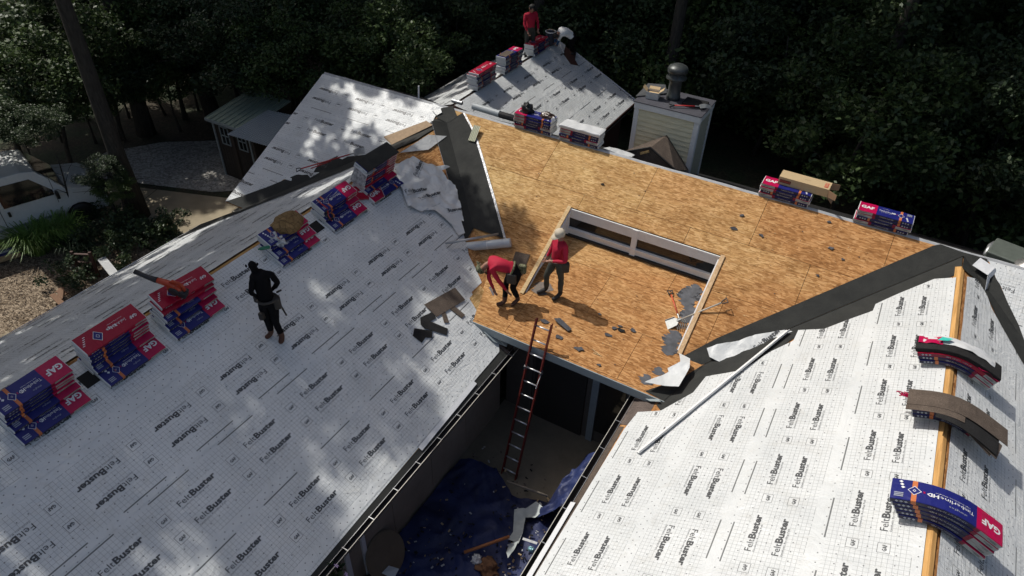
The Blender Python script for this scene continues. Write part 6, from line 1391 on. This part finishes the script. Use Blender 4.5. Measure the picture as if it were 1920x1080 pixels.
for i in range(nx + 1):
    k = i / nx; a = C0_.lerp(C1_, k) - o_; b = C3_.lerp(C2_, k) - o_; z = .016 * math.sin(i * 2 * PI / 3)
    q.v += [a + Vector((0, 0, z)), b + Vector((0, 0, z))]
for i in range(nx): q.f.append((2 * i, 2 * i + 2, 2 * i + 3, 2 * i + 1)); q.m.append(0)
o = q.build('corrugated_roof', simple('zinc', (.36, .39, .40), .4, .3, .12, 3), ln); md = o.modifiers.new('s', 'SOLIDIFY'); md.thickness = .006
for (x, y) in ((-14.15, -.55), (-13.3, -.5), (-12.5, -.45), (-14.1, 1.0)): q = MB(); q.box((x + 13.45, y - .2, 1.08), (.09, .09, 2.16)); q.build('post', M_dwood, ln)
q = MB(); q.box((0, .75, 1.0), (1.6, .05, 2.0)); q.build('back_wall', M_dwood, ln)
# ------------------------------------------------------------------ left garden
t = NT('grass_blade'); v = t.co(); M_gr = t.out(t.ramp(t.noise(v, 5, 3, .6), [(.3, (.06, .13, .015)), (.7, (.17, .30, .05))]), .55)
def tuft(name, P, n, L, spread, label, mat=M_gr, seed=0, cat='ornamental grass', w_=.012):
    g = random.Random(seed); q = MB()
    for i in range(n):
        a = g.uniform(0, 2 * PI); r = spread * .35 * math.sqrt(g.random()); b = Vector((r * math.cos(a), r * math.sin(a), 0)); l = L * g.uniform(.6, 1.1); o_ = spread * g.uniform(.4, 1.1); d = Vector((math.cos(a), math.sin(a), 0)); s_ = Vector((-d.y, d.x, 0)) * w_
        p = [b, b + d * o_ * .25 + Vector((0, 0, l * .55)), b + d * o_ * .65 + Vector((0, 0, l * .85)), b + d * o_ + Vector((0, 0, l * .72))]
        k = len(q.v); q.v += [p[0] - s_, p[0] + s_, p[1] - s_ * .9, p[1] + s_ * .9, p[2] - s_ * .6, p[2] + s_ * .6, p[3]]; q.f += [(k, k + 1, k + 3, k + 2), (k + 2, k + 3, k + 5, k + 4), (k + 4, k + 5, k + 6)]; q.m += [0, 0, 0]
    o = q.build(name, mat); o.location = P; return tag(o, label, cat)
gp = [((-16.694, -6.092, -4.750), .95, .95, 'bright green clump of tall ornamental grass in front of the van'), ((-16.522, -5.496, -4.750), .9, .8, 'tall grass clump right of the brightest one by the van'), ((-17.948, -5.900, -4.750), .7, .6, 'low grass clump at the left edge below the van')]
for i, (P, L, sp_, lb) in enumerate(gp): tuft('ornamental_grass', P, 420, L, sp_, lb, seed=i)
tuft('ornamental_grass', (-15.727, -5.479, -4.750), 300, .7, .8, 'dark grass clump shaded behind the bright grass', simple('shaded_grass', (.02, .045, .012), .7), 9)  # shade on this clump is put into a darker blade colour
bush = [crown_mesh('bush_%d' % i, .9, .5, 600 + i, 20, 1500, .045, L_dark) for i in range(2)]
for i, (P, k, lb) in enumerate((((-14.801, -6.354, -4.600), .9, 'low dark ground shrub beside the bright grass'), ((-15.426, -4.732, -4.500), 1.2, 'dark round shrub at the foot of the leaning trunk'), ((-14.152, -4.417, -4.500), 1.1, 'dark shrub near the left eave by the driveway'), ((-17.150, -4.435, -4.500), .9, 'dark shrub in front of the van wheel'), ((-14.074, -3.360, -4.500), .9, 'dark shrub at the right end of the left garden'), ((-14.276, -5.285, -4.500), .9, 'dark shrub behind the broken chair'), ((-15.536, -4.118, -4.500), 1.0, 'dark shrub hugging the leaning trunk'))):
    r = empty('shrub', (P[0], P[1], GZ), i); tag(r, lb, 'shrub'); o = link('foliage', bush[i % 2], r); o.location = (0, 0, .35); o.scale = (k, k, k)
q = MB(); P = Vector((-17.087, -6.839, -4.600)); q.box((0, 0, 0), (.75, .42, .16), Matrix.Translation(P) @ Matrix.Rotation(1.2, 4, 'Z')); cb = q.build('carton', M_card); tag(cb, 'brown carton with a blue and white top lying at the left edge in the grass', 'box'); q = MB(); q.box((0, 0, .085), (.66, .36, .006), Matrix.Translation(P) @ Matrix.Rotation(1.2, 4, 'Z')); q.build('blue_top', W_blue, cb); q = MB(); q.box((.05, 0, .092), (.40, .10, .004), Matrix.Translation(P) @ Matrix.Rotation(1.2, 4, 'Z')); q.build('white_print', W_white, cb)
e = empty('broken_chair', (-14.505, -5.857, -4.800), .5); tag(e, 'dark brown broken wooden chair frame lying beside the left eave', 'chair')
for a, b in (((-.25, -.25, 0), (-.25, -.2, .85)), ((.25, -.25, 0), (.25, -.2, .85))): q = MB(); q.beam(a, b, .07, .06); q.build('leg', M_browntrim, e)
for a, b in (((-.25, .25, 0), (-.27, .3, .5)), ((.25, .25, 0), (.27, .3, .5))): q = MB(); q.beam(a, b, .06, .05); q.build('leg', M_browntrim, e)
for z in (.25, .50, .78): q = MB(); q.beam((-.25, -.22, z), (.25, -.22, z), .06, .03); q.build('rail', M_browntrim, e)
q = MB(); q.beam((-.25, .0, .45), (.25, .05, .47), .4, .03); q.build('seat', M_dwood, e)
q = MB(); q.beam(Vector((-14.045, -5.748, -4.200)), Vector((-12.791, -6.156, -4.000)), .22, .02); tag(q.build('grey_board', M_feltback), 'pale grey board leaning behind the broken chair', 'board')
for i, (p0, p1, lb) in enumerate((((-14.190, -7.212, -4.550), (-13.045, -7.508, -4.200), 'brown board scrap lying nearest the left eave'), ((-14.295, -7.017, -4.600), (-13.800, -7.040, -4.500), 'short brown board scrap crossing the pile of wood'), ((-14.171, -6.951, -4.500), (-13.600, -7.320, -4.400), 'brown board scrap standing in the small wood pile'))):
    q = MB(); q.beam(Vector(p0), Vector(p1), .14, .03); tag(q.build('board_scrap', simple('board_brown%d' % i, (.16, .085, .045), .8, var=.3)), lb, 'board', 'brown board scraps beside the left eave')
q = MB()
rr_ = random.Random(12)
for i in range(2600):
    x = rr_.uniform(-17.5, -12); y = rr_.uniform(-11, -4.6); s_ = rr_.uniform(.015, .05); q.box((0, 0, 0), (s_ * 2, s_ * .5, .008), Matrix.Translation((x, y, GZ + .045 + rr_.random() * .02)) @ Matrix.Rotation(rr_.uniform(0, PI), 4, 'Z') @ Matrix.Rotation(rr_.uniform(-.5, .5), 4, 'X'), rr_.choice((0, 0, 1, 2)))
tag(q.build('wood_mulch', [simple('chip_a', (.22, .16, .10), .9), simple('chip_b', (.36, .29, .21), .9), simple('chip_c', (.10, .07, .05), .9)]), kind='stuff')

# ------------------------------------------------------------------ courtyard
M_tarp = NT('blue_tarp'); t = M_tarp; v = t.co(); a = t.noise(v, .9, 5, .6, dist=.5); M_tarp = t.out(t.ramp(a, [(.35, (.008, .012, .048)), (.65, (.018, .032, .12))]), .6, t.bump(t.noise(v, 3, 5, .6, dist=.6), .6, .05), spec=.5)
def ground_sheet(name, poly, z, label, cat, mat, amp, f, seed, step=.10):
    WG = Fr((0, 0, GZ + z), (1, 0, 0), (0, 1, 0))
    def wb(u, v):
        r_ = 1 - abs(noise.noise(Vector((u * f, v * f, seed)))) * 2.2; r2 = 1 - abs(noise.noise(Vector((u * f * 2.1 + 4, v * f * 1.7, seed)))) * 2.2
        return amp * .6 * max(0, r_) ** 3 + amp * 1.1 * crease(u, v, 1.3, seed) + amp * .4 * crease(u, v, 3.7, seed + 1)
    o = sheet(WG, poly, 0, name, mat, None, None, step=step, amp=0, wob=wb); return tag(o, label, cat)
ground_sheet('blue_tarp', [(-2.0, -5.9), (-1.2, -5.75), (-.6, -6.15), (.1, -5.9), (.6, -5.2), (1.1, -4.6), (1.4, -4.5), (1.4, -17), (-2.0, -17)], .06, 'crumpled dark blue tarp covering the courtyard floor', 'tarp', M_tarp, .13, 1.6, 3, .07)
# bunched tarp rising at the right
WG2 = Fr((0, 0, GZ), (1, 0, 0), (0, 1, 0))
tp = [(.05, -6.4), (.25, -5.4), (.55, -4.8), (.9, -4.35), (1.35, -4.3), (1.4, -5.0), (1.35, -7.4), (.9, -7.0), (.6, -6.3)]
o = sheet(WG2, tp, .1, 'bunched_tarp', NT('x').m if False else M_tarp, None, None, step=.05, amp=0, wob=lambda u, v: 1.15 * max(0, min(1, (u - .05) / .9)) ** .8 * (1 - .35 * abs(noise.noise(Vector((u * 4, v * 4, 2))))) + .22 * max(0, 1 - 2.4 * abs(noise.noise(Vector((u * 3.1, v * 2.6, 9))))) ** 2)
tag(o, 'bunched blue tarp piled up against the right side of the courtyard', 'tarp')
q = MB(); q.tube([(-0.668, -7.790, -4.450), (-0.087, -7.130, -4.350)], .03, 10); tag(q.build('wooden_pole', simple('pole_orange', (.36, .14, .05), .6), smooth=True), 'orange-brown wooden pole lying on the blue tarp', 'pole')
q = MB(); q.tube([(-0.739, -6.129, -4.300), (0.115, -5.976, -4.350)], .025, 8); tag(q.build('wooden_pole', simple('pole_grey', (.20, .17, .13), .7), smooth=True), 'grey-brown pole lying below the ladder foot', 'pole')
def gflap(pts, label, amp, seed, z=-4.6, name='grey_cloth', mat=None, cat='felt scrap', f=4):
    return flap(Fr((0, 0, z), (1, 0, 0), (0, 1, 0)), [(p[0], p[1]) for p in pts], .0, label, amp, f, seed, .02, name, mat or simple('felt_dusty', (.40, .44, .43), .6) if 'felt_dusty' not in bpy.data.materials else bpy.data.materials['felt_dusty'], cat, step=.04)
gflap([(-0.349, -6.487, -4.600), (-0.160, -6.372, -4.600), (-0.067, -6.103, -4.600), (0.156, -6.180, -4.600), (0.088, -6.429, -4.600), (-0.072, -6.526, -4.600), (0.042, -6.834, -4.600), (0.077, -7.059, -4.600), (-0.140, -7.088, -4.600), (-0.133, -6.900, -4.600)], 'grey crumpled felt scrap lying across the middle of the tarp', .20, 4)
gflap([(-0.055, -7.175, -4.550), (0.069, -7.048, -4.550), (0.092, -7.288, -4.550), (0.083, -7.467, -4.550), (-0.008, -7.373, -4.550)], 'small curled grey felt scrap below the larger one on the tarp', .12, 8, z=-4.55)
q = MB(); q.beam((0.135, -7.011, -4.400), (0.414, -6.957, -4.400), .05, .01); tag(q.build('thin_board', M_feltback), 'thin pale strip sticking out of the grey felt scrap', 'strip')
blob('white_rag', WG2, (-0.434, -7.738, -4.650)[0], (-0.434, -7.738, -4.650)[1], .20, .09, .09, .12, M_white, 'white crumpled rag on the tarp at the bottom', 'rag', 3, .7)
blob('debris_chunk', WG2, (-0.170, -7.750, -4.650)[0], (-0.170, -7.750, -4.650)[1], .14, .22, .16, .16, simple('broken_board', (.20, .10, .05), .9, var=.5, sc=20), 'broken brown board chunk at the bottom of the tarp', 'board scrap', 8, .7)
blob('cyan_can', WG2, (0.417, -7.207, -4.200)[0], (0.417, -7.207, -4.200)[1], .55, .07, .05, .07, simple('can_cyan', (.25, .45, .5), .3, .5), 'crushed pale blue can by the right courtyard wall', 'can', 2, .3)
q = MB(); rr_ = random.Random(44)
for i in range(700):
    x = rr_.uniform(-1.8, 1.1); y = rr_.gauss(-7.6, 1.1); s_ = rr_.uniform(.008, .035)
    if y > -5 or y < -11: continue
    q.box((0, 0, 0), (s_ * 2, s_, .01), Matrix.Translation((x, y, GZ + .13 + rr_.random() * .08)) @ Matrix.Rotation(rr_.uniform(0, PI), 4, 'Z') @ Matrix.Rotation(rr_.uniform(-.8, .8), 4, 'X'), rr_.choice((0, 1, 1, 1, 3, 3, 1, 3, 2)))
tag(q.build('roof_debris', [M_feltback, M_sh_black, M_card, M_sh_weather]), kind='stuff')
# leaning round board and armchair-like tan shape by the left courtyard wall
q = MB(); P = Vector((-1.818, -8.636, -4.300)); q.lathe([(.02, 0), (.42, 0), (.44, .02), (.42, .04), (.02, .04)], n=28, M=Matrix.Translation(P) @ Matrix.Rotation(1.0, 4, 'Y')); tag(q.build('round_table_top', simple('tan_board', (.17, .13, .085), .8, var=.2)), 'round tan table top leaning on the left courtyard wall', 'table top')
q = MB(); P = Vector((-1.569, -8.810, -4.500)); q.prism([P + Vector(c) for c in ((-.12, -.10, .1), (.14, -.08, .12), (.12, .10, .16), (-.10, .08, .1))], (0, 0, .01)); tag(q.build('white_paper', M_white), 'white scrap at the bottom edge of the courtyard', 'paper')
# flowering plant at the bottom edge
fp = Vector((-1.624, -10.017, -2.500)); e = empty('flowering_shrub', (fp.x, fp.y, GZ)); tag(e, 'flowering shrub with pink and lilac blossoms at the bottom edge beside the gutter', 'flowering plant')
o = link('foliage', crown_mesh('petunia_leaves', .42, .45, 700, 26, 2600, .04, L_dark), e); o.location = (.05, -.12, 2.0)
q = MB(); q.tube([(0, 0, 0), (.05, -.05, 1.2), (0, -.1, 2.0)], [.05, .04, .02], 8); q.build('stem', M_bark, e)
M_pk = simple('petal_pink', (.60, .10, .32), .6); M_li = simple('petal_lilac', (.42, .32, .50), .6); g = random.Random(4)
for i in range(16):
    d = Vector((g.uniform(-1, 1), g.uniform(-1, 1), g.uniform(.2, 1))).normalized(); c = Vector((.05, -.12, 2.05)) + Vector((d.x * .42, d.y * .42, d.z * .45)); q = MB(); x = d.orthogonal().normalized(); y = d.cross(x)
    for k in range(5): a = 2 * PI * k / 5; r0 = x * math.cos(a) + y * math.sin(a); r1 = x * math.cos(a + .5) + y * math.sin(a + .5); r2 = x * math.cos(a - .5) + y * math.sin(a - .5); q.add([c, c + r2 * .03 + d * .01, c + r0 * .045 + d * .005, c + r1 * .03 + d * .01], [(0, 1, 2, 3)])
    q.build('blossom', M_pk if i % 4 == 0 else M_li, e)
